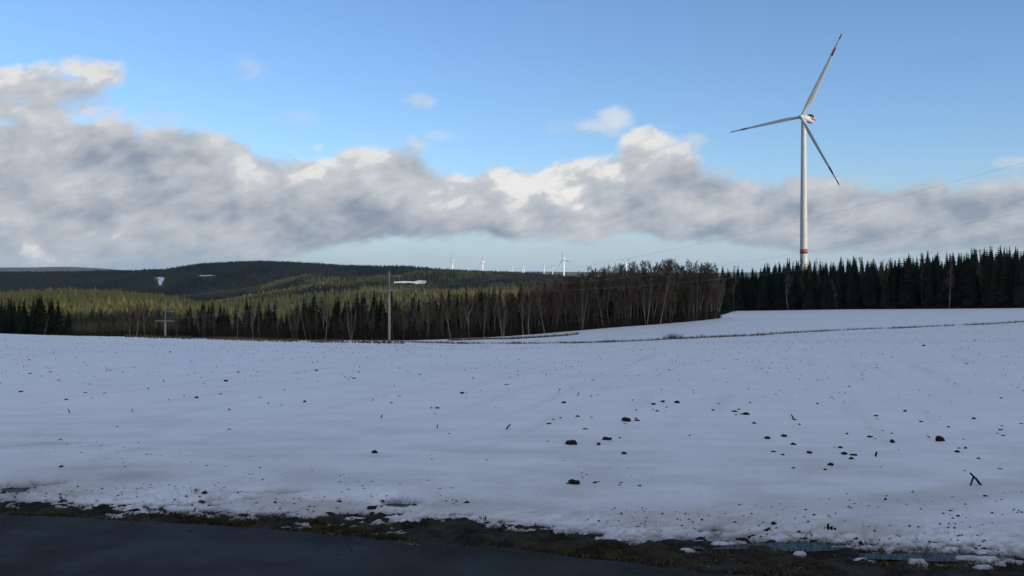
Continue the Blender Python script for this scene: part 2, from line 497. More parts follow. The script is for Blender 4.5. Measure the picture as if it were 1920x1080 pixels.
M_STUB = noisy('straw_stub', (0.055, 0.045, 0.032), (0.025, 0.02, 0.015), 20, 0.9, 0.1)
M_WATER, _g, _b = mat('melt_water', (0.010, 0.012, 0.013), 0.32, 0.22)
M_SPRUCE = instance_tint('spruce_needles', (0.011, 0.0135, 0.006), (0.019, 0.021, 0.008), 6.0, 0.4)
M_SPBARK = noisy('spruce_bark', (0.035, 0.028, 0.022), (0.06, 0.05, 0.04), 20, 0.95, 0.1)
M_BIRCH = noisy('birch_bark', (0.33, 0.275, 0.20), (0.19, 0.15, 0.105), 3.0, 0.9, 0.1)
M_BARK = noisy('grey_bark', (0.12, 0.098, 0.060), (0.065, 0.054, 0.034), 3.0, 0.9, 0.1)
M_TWIG = instance_tint('bare_twigs', (0.165, 0.098, 0.072), (0.110, 0.068, 0.050), 0.8, 0.3)
M_TWIG2 = instance_tint('olive_twigs', (0.120, 0.094, 0.048), (0.080, 0.064, 0.035), 0.8, 0.3)
M_GRIT = noisy('grit_stone', (0.10, 0.085, 0.065), (0.035, 0.03, 0.024), 40, 0.9, 0.1)
M_BRUSH = noisy('brushwood', (0.050, 0.034, 0.024), (0.024, 0.020, 0.012), 0.12, 0.95, 0.05)
M_WHITE = noisy('white_coating', (0.52, 0.52, 0.50), (0.45, 0.45, 0.44), 0.6, 0.45, 0.4)
M_TWHITE, _g, _b = mat('white_paint', (0.88, 0.88, 0.87), 0.5, 0.4)
M_RED, _g, _b = mat('red_band', (0.30, 0.04, 0.04), 0.5, 0.4)
M_DARK, _g, _b = mat('dark_louvre', (0.012, 0.012, 0.014), 0.6, 0.3)
M_GREY, _g, _b = mat('grey_metal', (0.25, 0.25, 0.26), 0.5, 0.4)
M_WOOD = noisy('weathered_pole', (0.42, 0.36, 0.27), (0.32, 0.27, 0.20), 6.0, 0.9, 0.1)
M_ARM = noisy('crossarm_wood', (0.33, 0.285, 0.215), (0.26, 0.22, 0.165), 6.0, 0.9, 0.1)
M_CERAMIC, _g, _b = mat('porcelain', (0.12, 0.07, 0.05), 0.3, 0.5)
M_WIRE, _g, _b = mat('wire', (0.24, 0.24, 0.26), 0.5, 0.4)
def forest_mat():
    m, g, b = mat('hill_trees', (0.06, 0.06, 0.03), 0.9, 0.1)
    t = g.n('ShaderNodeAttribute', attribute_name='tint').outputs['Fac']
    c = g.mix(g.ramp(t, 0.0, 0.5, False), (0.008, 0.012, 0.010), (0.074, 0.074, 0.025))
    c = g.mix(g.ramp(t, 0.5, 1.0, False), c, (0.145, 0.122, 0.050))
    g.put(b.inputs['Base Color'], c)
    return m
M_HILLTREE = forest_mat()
M_HILL = noisy('hill_floor', (0.040, 0.040, 0.020), (0.065, 0.058, 0.030), 0.01, 0.95, 0.1)
M_SHADE_CLOUD, _g, _b = mat('shade_cloud', (0.85, 0.85, 0.86), 1.0, 0.0)

# ------------------------------------------------------------------ ground sheets
def grid_faces(nr, nc):
    i = np.arange(nr * nc).reshape(nr, nc)
    return np.stack([i[:-1, :-1], i[:-1, 1:], i[1:, 1:], i[1:, :-1]], -1).reshape(-1, 4)

def w_at(px, row):
    """point on the level ground by the road"""
    Y = EYE * F / (row - HZ)
    return xof(px, Y), Y
HOLES = [(60, 917, 130, 9, .06), (15, 925, 60, 8, .05), (520, 935, 130, 9, .05), (470, 946, 60, 5, .04), (748, 952, 78, 15, .075), (700, 957, 30, 9, .05), (690, 967, 160, 6, .05),
         (620, 972, 60, 6, .05), (880, 990, 60, 9, .05), (1010, 992, 70, 5, .05), (980, 1002, 120, 7, .06), (1420, 1022, 160, 9, .05), (1600, 1035, 180, 9, .05),
         (1750, 1046, 200, 8, .05), (400, 946, 60, 4, .03)]
CHUNKS = [(1510, 1041, 70, 4), (1560, 1050, 60, 4), (1610, 1051, 80, 6), (1700, 1056, 110, 7), (1830, 1050, 120, 7), (1830, 1066, 60, 5), (1900, 1056, 70, 7), (250, 963, 60, 4), (1350, 1023, 80, 5), (1290, 1035, 60, 4),
          (660, 983, 60, 6), (1180, 1012, 70, 5)]
def snow_depth(x, Y):
    s = Y - snow_edge(x)                              # metres into the field
    n = fbm(x * 1.1, Y * 2.6, 3, 5, 0.6)
    n2 = fbm(x * 5.0, Y * 9.0, 9, 4, 0.6)
    n3 = fbm(x * 14.0, Y * 22.0, 13, 3, 0.6)
    t = -0.03 + 0.10 * sstep(-0.30, 0.75, s + 0.10 + 0.20 * n + 0.22 * n2 + 0.14 * n3) + 0.03 * sstep(0.6, 2.2, s)
    # crumbly, half melted margin
    t = t + (0.009 * n2 + 0.008 * n3) * sstep(1.3, 0.0, s) * sstep(-0.5, -0.1, s)
    t = t - 0.055 * sstep(0.26, 0.60, n2 * 0.6 + n3 * 0.55) * sstep(0.85, 0.0, s)
    for px, r, wx, wr, k in HOLES:
        cx, cy = w_at(px, r)
        hx = wx / 2 / F * cy
        hy = wr / 2 * cy * cy / (EYE * F)
        q = ((x - cx - 0.1 * n) / hx) ** 2 + ((Y - cy - 0.25 * hx * 0) / (hy * 1.15)) ** 2 + 0.25 * n2 + 0.5 * n
        t = np.minimum(t, t - k * 1.6 * sstep(1.7, 0.35, q))
    for px, r, wx, wr in CHUNKS:
        cx, cy = w_at(px, r)
        hx = wx / 2 / F * cy
        hy = wr / 2 * cy * cy / (EYE * F)
        q = ((x - cx) / hx) ** 2 + ((Y - cy) / hy) ** 2 + 2.6 * n2 + 1.6 * n3 + 0.5 * n
        t = np.maximum(t, -0.015 + 0.038 * sstep(1.2, -0.6, q))
    return t
def swells(x, Y):
    a = sstep(6.5, 8.5, Y) * sstep(60, 14, Y)
    z = a * (0.05 * fbm(x * 0.22, Y * 0.75, 21, 3) + 0.016 * fbm(x * 0.9, Y * 1.9, 25, 4))
    # the ploughed-up ridge along the road, highest to the left
    z = z + 0.10 * sstep(0.3, 1.6, Y - snow_edge(x)) * sstep(3.4, 1.8, Y - snow_edge(x)) * (0.45 + 0.55 * vnoise(x * 0.35 + 3, Y * 0.1, 5)) * sstep(5, -4, x)
    z = z + 0.03 * fbm(x * 0.12, Y * 0.1, 31, 3) * sstep(14, 40, Y) * sstep(400, 100, Y) * 4
    return z
def snow_z(x, Y):
    d = snow_depth(x, Y) if np.min(Y) < 14 else 0.10
    return ground(x, Y) + np.where(Y < 14, d, 0.10) + swells(x, Y)
def build_snow():
    near = np.arange(5.55, 9.6, 0.019)
    mid = 9.6 * 1.0062 ** np.arange(0, 620)
    mid = mid[mid < 400]
    far = 400 * 1.012 ** np.arange(1, 30)
    ys = np.concatenate([near, mid, far])
    us = np.concatenate([np.linspace(-1.0, -0.56, 24)[:-1], np.linspace(-0.56, 0.56, 620), np.linspace(0.56, 1.0, 24)[1:]])
    Y = np.repeat(ys[:, None], len(us), 1)
    X = Y * us[None, :]
    d = np.full(X.shape, 0.10)
    k = ys < 14
    d[k] = snow_depth(X[k], Y[k])
    Z = ground(X, Y) + d + swells(X, Y)
    s = Y - snow_edge(X)
    px = 960 + F * us[None, :] + 0 * Y
    litter = sstep(-1.5, 1.0, Y - tree_edge(px) + 2.5 * fbm(X * 0.2, Y * 0.2, 41, 3))
    dirt_dim = np.clip(0.16 + sstep(7.0, 0.2, s) * 0.5 + sstep(0.9, -0.2, s) * 0.8, 0, 1)  # road dirt, deepened by painted light falloff towards the camera
    smear = np.zeros(X.shape)
    wob = np.zeros(X.shape)
    wob[k] = fbm(X[k] * 0.9, Y[k] * 2.0, 45, 4)
    # brown smears where the spray from the plough fell
    for px_, r_, wx, wr, kk in [(225, 873, 230, 22, 1.0), (170, 862, 330, 14, .7), (95, 822, 150, 10, .6), (180, 828, 60, 8, .5), (700, 848, 80, 8, .6), (1120, 797, 420, 6, .35), (1330, 925, 640, 30, .45), (1700, 915, 420, 22, .4), (1180, 852, 160, 6, .4), (1000, 828, 150, 6, .3), (520, 850, 420, 12, .3)]:
        cy = EYE * 0.9 * F / (r_ - HZ)
        cx = xof(px_, cy)
        hx, hy = wx / 2 / F * cy, wr / 2 * cy * cy / (EYE * F)
        smear = np.maximum(smear, kk * np.exp(-(((X - cx) / hx) ** 2 + ((Y - cy) / hy) ** 2) * (1 + 0.8 * wob)))
    me = mesh_np('snow_field', np.stack([X, Y, Z], -1).reshape(-1, 3), grid_faces(*X.shape), M_SNOW, True, {'dirt_dim': dirt_dim, 'litter': litter, 'slush': np.where(Y < 14, sstep(0.034, 0.004, d), 0), 'smear': smear})
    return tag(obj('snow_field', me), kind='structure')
build_snow()

def build_verge():
    ys = np.arange(5.2, 10.6, 0.022)
    xs = np.arange(-7.5, 5.5, 0.022)
    X, Y = np.meshgrid(xs, ys)
    s = Y - road_edge(X)
    n = fbm(X * 1.4, Y * 3.5, 51, 5, 0.6)
    n2 = fbm(X * 6, Y * 9, 53, 4, 0.6)
    Z = -0.012 + (0.020 * n + 0.034 * n2 + 0.022 * fbm(X * 17, Y * 19, 57, 2)) * sstep(-0.02, 0.30, s) + 0.02 * sstep(0, 0.3, s) * sstep(0.9, 0.4, s) - 0.03 * sstep(0.02, -0.2, s)
    me = mesh_np('verge', np.stack([X, Y, Z], -1).reshape(-1, 3), grid_faces(*X.shape), M_SOIL, True)
    tag(obj('verge', me), kind='structure')
    # the asphalt: one sheet, its far edge crumbling a little
    xs = np.concatenate([np.linspace(-260, -9, 60), np.arange(-8.95, 7.0, 0.06), np.linspace(7.1, 260, 60)])
    vs = np.concatenate([[0, 0.03, 0.06], np.linspace(0.12, 6.0, 60)])
    Xr = np.repeat(xs[None, :], len(vs), 0)
    e = road_edge(xs) + 0.10 * fbm(xs * 1.3, xs * 0, 61, 5, 0.7)
    Yr = e[None, :] - vs[:, None]
    Zr = np.where(vs[:, None] < 0.02, -0.03, 0.0) + 0.004 * fbm(Xr * 0.8, Yr * 0.8, 63, 3)
    Zr = Zr + 0.004
    me = mesh_np('road', np.stack([Xr, Yr, Zr], -1).reshape(-1, 3), grid_faces(*Xr.shape), M_ROAD, True)
    tag(obj('road', me), kind='structure')
    # snowy ground on this side of the road and out to the sides
    vb = []
    xs = np.linspace(-400, 400, 41)
    vs = np.array([5.9, 7.5, 20, 80, 300])
    Xb = np.repeat(xs[None, :], len(vs), 0)
    Yb = road_edge(xs)[None, :] - vs[:, None]
    Zb = np.where(vs[:, None] < 6, -0.05, 0.12) + 0 * Xb
    n = Xb.size
    me = mesh_np('roadside_snow', np.stack([Xb, Yb, Zb], -1).reshape(-1, 3), grid_faces(*Xb.shape)[:, ::-1], M_SNOW, True, {'dirt_dim': np.zeros(n), 'litter': np.zeros(n), 'slush': np.zeros(n), 'smear': np.zeros(n)})
    tag(obj('roadside_snow', me), kind='structure')
build_verge()

def build_hills():
    ys = np.concatenate([390 * 1.016 ** np.arange(0, 190), [8200, 9500, 11000, 12000, 12500, 13000, 13500, 14500, 16000, 20000, 26000]])
    ys = ys[(ys < 7800) | (ys >= 8200)]
    us = np.linspace(-1.1, 1.1, 360)
    Y = np.repeat(ys[:, None], len(us), 1)
    X = Y * us[None, :]
    Z = ground(X, Y) - np.where(Y < 620, 0.6 + 0 * Y, 0.0)
    Z = Z + np.where(Y > 11000, 14 * fbm(X * 0.0011, Y * 0.001, 71, 3), 0)
    me = mesh_np('hills', np.stack([X, Y, Z], -1).reshape(-1, 3), grid_faces(*X.shape), M_HILL, True)
    tag(obj('hills', me), kind='structure')
build_hills()

# melt water standing in the hollows of the verge
def puddle(px, row, wx, wr, z, label):
    cx, cy = w_at(px, row)
    hx, hy = wx / 2 / F * cy, wr / 2 * cy * cy / (EYE * F)
    vs = [(0, 0, 0)]
    for k in range(36):
        a = 2 * math.pi * k / 36
        q = 1 + 0.16 * math.sin(3 * a + px) + 0.1 * math.sin(5 * a + 2)
        vs.append((hx * q * math.cos(a), hy * q * math.sin(a), 0))
    me = bpy.data.meshes.new('puddle')
    me.from_pydata(vs, [], [(0, k + 1, (k + 1) % 36 + 1) for k in range(36)])
    me.materials.append(M_WATER)
    o = obj('puddle', me)
    o.location = (cx, cy, z)
    return tag(o, label, 'puddle', 'melt water puddles along the verge')
puddle(748, 952, 110, 24, -0.002, 'dark bluish melt water puddle in an oval hole in the roadside snow')
puddle(60, 918, 170, 16, -0.006, 'thin dark melt water puddle in the snow at the far left of the verge')
puddle(1450, 1027, 330, 15, 0.008, 'long wet strip of melt water below the snow edge at the right')
puddle(1740, 1046, 330, 15, 0.008, 'dark melt water between snow chunks at the right end of the verge')

# ------------------------------------------------------------------ unseen clouds, added out of frame and shaped to shade field and hills
def cloud(name, foot, alt, th, seed, label):
    """a lens of cloud whose shadow falls on the polygon FOOT of the ground at height ~ -15"""
    k = (alt + 15) / math.tan(SUN_EL)
    sx, sy = k * math.sin(SUN_AZ), k * math.cos(SUN_AZ)
    P = [Vector((x + sx, y + sy, 0)) for x, y in foot]
    c = sum(P, Vector()) / len(P)
    # densify the outline
    ring = []
    for i in range(len(P)):
        a, b = P[i], P[(i + 1) % len(P)]
        for q in range(24):
            ring.append(a.lerp(b, q / 24))
    rnd = random.Random(seed)
    ph = [rnd.uniform(0, 6.28) for _ in range(6)]
    n = len(ring)
    for i in range(n):
        a = 2 * math.pi * i / n
        w = 1 + 0.018 * math.sin(9 * a + ph[0]) + 0.014 * math.sin(17 * a + ph[1]) + 0.01 * math.sin(31 * a + ph[2])
        ring[i] = c + (ring[i] - c) * w
    vs, fs = [], []
    steps = [0.0, 0.25, 0.5, 0.7, 0.85, 0.95, 1.0]
    def h(p, s):
        return th * (1 - s ** 3) * (0.55 + 0.9 * float(vnoise(np.array([p.x / 160]), np.array([p.y / 160]), seed)[0]))
    for side in (1, -1):
        base = len(vs)
        for s in steps[1:]:
            for p in ring:
                q = c.lerp(p, s)
                vs.append((q.x, q.y, alt + (h(q, s) if side > 0 else -0.12 * h(q, s) * (1 - s ** 3))))
        ctr = len(vs)
        vs.append((c.x, c.y, alt + (th if side > 0 else -0.1 * th)))
        for j in range(n):
            t3 = (ctr, base + j, base + (j + 1) % n)
            fs.append(t3 if side > 0 else t3[::-1])
            for s in range(len(steps) - 2):
                a, b = base + s * n + j, base + s * n + (j + 1) % n
                qd = (a, a + n, b + n, b)
                fs.append(qd if side > 0 else qd[::-1])
    me = bpy.data.meshes.new(name)
    me.from_pydata(vs, [], fs)
    me.materials.append(M_SHADE_CLOUD)
    me.polygons.foreach_set('use_smooth', np.ones(len(fs), dtype=bool))
    o = obj(name, me)
    return tag(o, kind='structure')
cloud('cloud', [(-520, -400), (700, -400), (620, 520), (330, 590), (60, 650), (-200, 640), (-420, 520)], 1200, 60, 1, '')
cloud('cloud', [(-1010, 560), (-560, 520), (-330, 640), (-230, 820), (-300, 930), (-700, 900), (-1100, 800)], 1200, 40, 3, '')
cloud('cloud', [(-800, 1640), (-560, 1500), (-430, 1600), (-520, 1800), (-760, 1960), (-1500, 2000), (-1500, 1750)], 1200, 36, 4, '')
cloud('cloud', [(-760, 2150), (-380, 2080), (-180, 2150), (-180, 2330), (-420, 2430), (-800, 2420)], 1200, 36, 5, '')
cloud('cloud', [(-3600, 2750), (-1300, 2600), (-780, 3000), (-430, 3050), (-420, 4800), (-1600, 5400), (-3600, 5200)], 1200, 60, 2, '')

# ------------------------------------------------------------------ wind turbines
def blade_mb(L, root_r, chord, sections=None, n=10, tw=1.0):
    """a blade along +z, rotor axis along -y (towards the wind): returns (verts, faces) builder over a list of (s0, s1)"""
    def ring(t):
        s = t * L
        if t < 0.04:
            c, th = root_r * 2, root_r * 2
        else:
            q = (t - 0.04) / 0.96
            ramp_ = min(1.0, q / 0.17)
            ramp_ = ramp_ * ramp_ * (3 - 2 * ramp_)
            c = root_r * 2 * (1 - ramp_) + chord * ramp_ * (1 - max(0, q - 0.17) / 0.83 * 0.80)
            th = root_r * 2 * (1 - ramp_) + c * 0.22 * ramp_ * (1 - 0.4 * q)
            if t > 0.97:
                c *= max(0.12, 1 - ((t - 0.97) / 0.03) ** 2)
                th *= max(0.2, 1 - ((t - 0.97) / 0.03) ** 2)
        twist = R(18) * tw * max(0.0, 1 - t * 1.25) + R(3)
        pre = 0.0                      # bends into the wind
        out = []
        for k in range(n):
            a = 2 * math.pi * k / n
            x = math.cos(a) * c / 2 + c * 0.18 * min(1, t * 6)
            y = math.sin(a) * th / 2
            out.append((x * math.cos(twist) - y * math.sin(twist), x * math.sin(twist) + y * math.cos(twist) + pre, s))
        return out
    return ring
def blade_piece(ring, t0, t1, steps, n=10, grow=1.0):
    ts = [t0 + (t1 - t0) * i / steps for i in range(steps + 1)]
    vs = [p for t in ts for p in ring(t)]
    if grow != 1.0:
        cs = []
        for i in range(steps + 1):
            blk = vs[i * n:(i + 1) * n]
            cx, cy = sum(p[0] for p in blk) / n, sum(p[1] for p in blk) / n
            cs += [(cx + (p[0] - cx) * grow, cy + (p[1] - cy) * grow, p[2]) for p in blk]
        vs = cs
    fs = [(i * n + k, i * n + (k + 1) % n, (i + 1) * n + (k + 1) % n, (i + 1) * n + k) for i in range(steps) for k in range(n)]
    fs += [tuple(range(n - 1, -1, -1)), tuple(steps * n + k for k in range(n))]
    m = MB()
    m.add(vs, fs)
    return m

def big_turbine():
    Y = 763.0
    x = xof(1507, Y)
    zb = gz(x, Y) - 1.0
    hub_z = EYE + Y * (HZ - 221) / F
    H = hub_z - zb
    root = empty('wind_turbine', (x, Y, zb))
    tag(root, 'large white wind turbine with red striped blades and red tower ring behind the forest', 'wind turbine', 'wind turbines')
    # tower with faint flange joints
    prof = []
    for k in range(41):
        t = k / 40
        prof.append((t * (H - 2.2), 3.15 - 1.25 * t ** 1.1))
    m = MB()
    m.tube([(0, 0, z) for z, r in prof], [r for z, r in prof], 40)
    obj('tower', m.mesh('tower', M_WHITE, True), root)
    zr = (HZ - 471.5) / F * Y + EYE - zb
    band = MB()
    rr = 3.15 - 1.25 * (zr / (H - 2.2)) ** 1.1
    band.tube([(0, 0, zr - 1.75), (0, 0, zr + 1.75)], [rr + 0.05, rr + 0.03], 40)
    obj('red_ring', band.mesh('red_ring', M_RED, True), root)
    for q in (0.42, 0.66, 0.86):
        f_ = MB()
        r_ = 3.15 - 1.25 * q ** 1.1
        f_.tube([(0, 0, q * (H - 2.2) - 0.09), (0, 0, q * (H - 2.2) + 0.09)], r_ + 0.03, 40)
        obj('flange', f_.mesh('flange', M_WHITE, True), root)
    door = MB()
    door.box((0, -3.13, 3.0), (1.1, 0.16, 2.2))
    obj('tower_door', door.mesh('tower_door', M_GREY), root)
    # head: turned so the rotor looks to the left of the camera
    yaw = R(-50)
    MH = Matrix.Translation((0, 0, H)) @ Matrix.Rotation(yaw, 4, 'Z') @ Matrix.Rotation(R(-8), 4, 'X')
    nac = MB()
    bm = bmesh.new()
    bmesh.ops.create_cube(bm, size=1)
    for v in bm.verts:
        w = 3.9 if v.co.y > 0 else 3.6
        v.co = Vector((v.co.x * w, 5.1 + v.co.y * 13.0, (v.co.z * (4.2 if v.co.y > 0 else 3.8)) + 0.4))
    bmesh.ops.bevel(bm, geom=bm.edges[:], offset=0.55, segments=3, affect='EDGES')
    me = bpy.data.meshes.new('nacelle')
    bm.to_mesh(me)
    bm.free()
    me.materials.append(M_WHITE)
    me.transform(MH)
    nob = obj('nacelle', me, root)
    def sub(name, build, mt, parent=nob, smooth=False):
        k_ = MB()
        build(k_)
        return obj(name, k_.mesh(name, mt, smooth, MH), parent)
    sub('red_stripe', lambda k_: k_.box((-1.93, 9.6, 0.9), (0.12, 5.6, 1.5)), M_RED)
    sub('red_stripe', lambda k_: k_.box((1.93, 9.6, 0.9), (0.12, 5.6, 1.5)), M_RED)
    sub('cooler', lambda k_: k_.box((0, 8.6, 3.3), (3.4, 3.6, 1.9)), M_DARK)
    sub('cooler_frame', lambda k_: (k_.box((0, 10.8, 3.35), (3.8, 0.5, 2.2)), k_.box((0, 8.6, 4.35), (3.6, 4.0, 0.14))), M_WHITE)
    sub('weather_mast', lambda k_: (k_.tube([(0, 10.9, 4.4), (0, 10.9, 6.4)], 0.06, 6), k_.box((0, 10.9, 6.0), (1.2, 0.08, 0.08))), M_GREY)
    sub('belly_plate', lambda k_: k_.box((0, 6.0, -1.72), (2.4, 7.0, 0.14)), M_GREY)
    # hub with its spinner
    hub = MB()
    hp = [(-5.4, 0.05), (-5.3, 0.7), (-5.0, 1.25), (-4.4, 1.75), (-3.4, 2.05), (-2.2, 2.1), (-1.5, 1.9)]
    hub.tube([(0, y - 0.0, 0) for y, r in hp], [r for y, r in hp], 24)
    hobj = obj('hub', hub.mesh('hub', M_WHITE, True, MH), root)
    L = 67.0
    ring = blade_mb(L, 1.15, 4.3)
    # in the picture: up and to the right, left, down and to the right
    a0 = R(26)
    for k in range(3):
        a = a0 + 2 * math.pi * k / 3
        MBm = MH @ Matrix.Translation((0, -3.2, 0)) @ Matrix.Rotation(a, 4, 'Y') @ Matrix.Rotation(R(16), 4, 'Z')
        b = blade_piece(ring, 0.012, 1.0, 34)
        bo = obj('blade', b.mesh('blade', M_WHITE, True, MBm), root)
        s1 = blade_piece(ring, 0.735, 0.83, 5, grow=1.03)
        obj('red_stripe', s1.mesh('red_stripe', M_RED, True, MBm), bo)
        s2 = blade_piece(ring, 0.925, 0.996, 6, grow=1.04)
        obj('red_tip', s2.mesh('red_tip', M_RED, True, MBm), bo)
    return root
big_turbine()

def small_turbine(px, top_row, Y, yaw, a0, Hh, Rr, label):
    """a far turbine: Hh hub height seen at TOP_ROW"""
    x = xof(px, Y)
    hz = EYE + Y * (HZ - top_row) / F
    root = empty('wind_turbine', (x, Y, hz - Hh))
    tag(root, label, 'wind turbine', 'wind turbines')
    m = MB()
    m.tube([(0, 0, -25), (0, 0, Hh * 0.5), (0, 0, Hh)], [3.9, 3.3, 2.3], 12)
    obj('tower', m.mesh('tower', M_TWHITE, True), root)
    MH = Matrix.Translation((0, 0, Hh)) @ Matrix.Rotation(yaw, 4, 'Z')
    m = MB()
    m.box((0, 4, 0.6), (3.6, 11, 3.8))
    obj('nacelle', m.mesh('nacelle', M_TWHITE, False, MH), root)
    m = MB()
    m.tube([(0, -4.2, 0), (0, -3.4, 0), (0, -1.6, 0)], [0.3, 1.6, 1.8], 10)
    obj('hub', m.mesh('hub', M_TWHITE, True, MH), root)
    ring = blade_mb(Rr, 1.4, 4.6, n=8)
    for k in range(3):
        b = blade_piece(lambda t: ring(t), 0.02, 1.0, 9, n=8)
        b_m = MH @ Matrix.Translation((0, -2.8, 0)) @ Matrix.Rotation(a0 + 2 * math.pi * k / 3, 4, 'Y')
        obj('blade', b.mesh('blade', M_TWHITE, True, b_m), root)
FAR = [
    (848.5, 488, 4700, R(-70), R(8), 105, 41, 'leftmost of the distant white wind turbines, a plain upright column'),
    (905, 491, 4700, R(-62), R(4), 105, 42, 'distant white wind turbine with one blade straight up, second tall one from left'),
    (873, 503, 9200, R(-50), R(20), 95, 38, 'tiny white wind turbine tip between the two tall ones at the left'),
    (918, 504, 9800, R(-55), R(5), 95, 38, 'tiny white wind turbine just right of the one with its blade straight up'),
    (932, 504, 9000, R(-40), R(60), 95, 38, 'tiny white wind turbine with blades spread like an inverted V on the ridge'),
    (961.5, 500, 7600, R(-75), R(3), 95, 38, 'small slim white wind turbine alone in the middle of the far row'),
    (980, 500.5, 7300, R(-60), R(-6), 95, 38, 'left one of two small white wind turbines standing close together on the ridge'),
    (983.5, 502, 8000, R(-50), R(12), 95, 38, 'right one of two small white wind turbines standing close together on the ridge'),
    (1020, 499, 6800, R(-55), R(-10), 95, 38, 'small white wind turbine left of the one with a long slanting blade'),
    (1036, 501, 7000, R(-40), R(48), 95, 38, 'small white wind turbine with a long blade slanting down to the left'),
    (1057, 486, 3900, R(-48), R(-14), 110, 42, 'tall distant white wind turbine at the right end of the hill beside the bare wood'),
    (1174, 491, 5200, R(-38), R(58), 105, 41, 'distant white wind turbine half hidden behind the bare treetops'),
]
for a in FAR:
    small_turbine(*a)

# ------------------------------------------------------------------ power line
def power_pole(name, x, Y, hz, label, second=False):
    zb = gz(x, Y) - 0.3
    root = empty(name, (x, Y, zb), R(0))
    tag(root, label, 'power pole', 'wooden poles of the power line')
    H = hz - zb
    m = MB()
    m.tube([(0, 0, 0), (0, 0, H * 0.5), (0, 0, H - 2.4)], [0.18, 0.16, 0.14], 14)
    obj('post', m.mesh('post', M_WOOD, True), root)
    m = MB()
    m.tube([(0.0, 0, H - 2.42), (0, 0, H)], [0.10, 0.075], 10)
    obj('top_spar', m.mesh('top_spar', M_GREY, True), root)
    rz = Matrix.Rotation(R(-10), 3, 'Z')
    m = MB()
    m.box((0, -0.22, H - 2.55), (3.3, 0.13, 0.16), rz)
    ca = obj('crossarm', m.mesh('crossarm', M_ARM), root)
    for s in (-1.5, 1.5, -0.75):
        m = MB()
        p = rz @ Vector((s, 0, 0))
        m.tube([(p.x, p.y - 0.2, H - 2.48), (p.x, p.y - 0.2, H - 2.3), (p.x, p.y - 0.2, H - 2.22)], [0.03, 0.065, 0.03], 8)
        obj('insulator', m.mesh('insulator', M_CERAMIC, True), ca)
    if second:
        m = MB()
        m.box((0.75, -0.14, H - 1.0), (1.5, 0.09, 0.10))
        obj('short_arm', m.mesh('short_arm', M_ARM), root)
    return root, [Vector((x + (rz @ Vector((s, 0, 0))).x, Y + (rz @ Vector((s, 0, 0))).y - 0.2, zb + H - 2.22)) for s in (-1.5, -0.75, 1.5)]
YA = 131.0
pa, wa = power_pole('power_pole', xof(730, YA), YA, EYE + YA * (HZ - 508) / F, 'tall weathered wooden power pole with a single crossarm at the field edge')
YB = 162.0
pb, wb = power_pole('power_pole', xof(310, YB), YB, EYE + YB * (HZ - 572) / F, 'lower wooden power pole with two arms among pale birch trunks on the left', True)
# the next pole towards the camera stands outside the picture
def wire(a, b, sag, label):
    n = 40
    pts = [a.lerp(b, i / n) - Vector((0, 0, sag * 4 * (i / n) * (1 - i / n))) for i in range(n + 1)]
    m = MB()
    m.tube(pts, [0.0055 * (0.5 + 0.5 * min(1, p.y / 90)) for p in pts], 5, False)
    o = obj('power_wire', m.mesh('power_wire', M_WIRE, True))
    tag(o, label, 'wire', 'wires of the power line')
# their far ends, off to the right and high above the road
ends = [(2300, 196, 52.0), (2300, 318, 56.0), (2300, 380, 60.0)]
WL = ['uppermost power wire climbing from the tall pole across the blue sky at right', 'middle power wire rising across the cloud to the right of the turbine tower', 'lowest power wire running along the treetops on the right']
for (px, r, Y), a, l in zip(ends, wa, WL):
    wire(a, Vector((xof(px, Y), Y, EYE + Y * (HZ - r) / F)), 2.2, l)
WB = ['power wire strung between the two wooden poles, on their left arm ends', 'power wire strung between the two wooden poles, next to the posts', 'power wire strung between the two wooden poles, on their right arm ends']
for a, b, l in zip(wa, wb, WB):
    wire(a, b, 0.7, l)

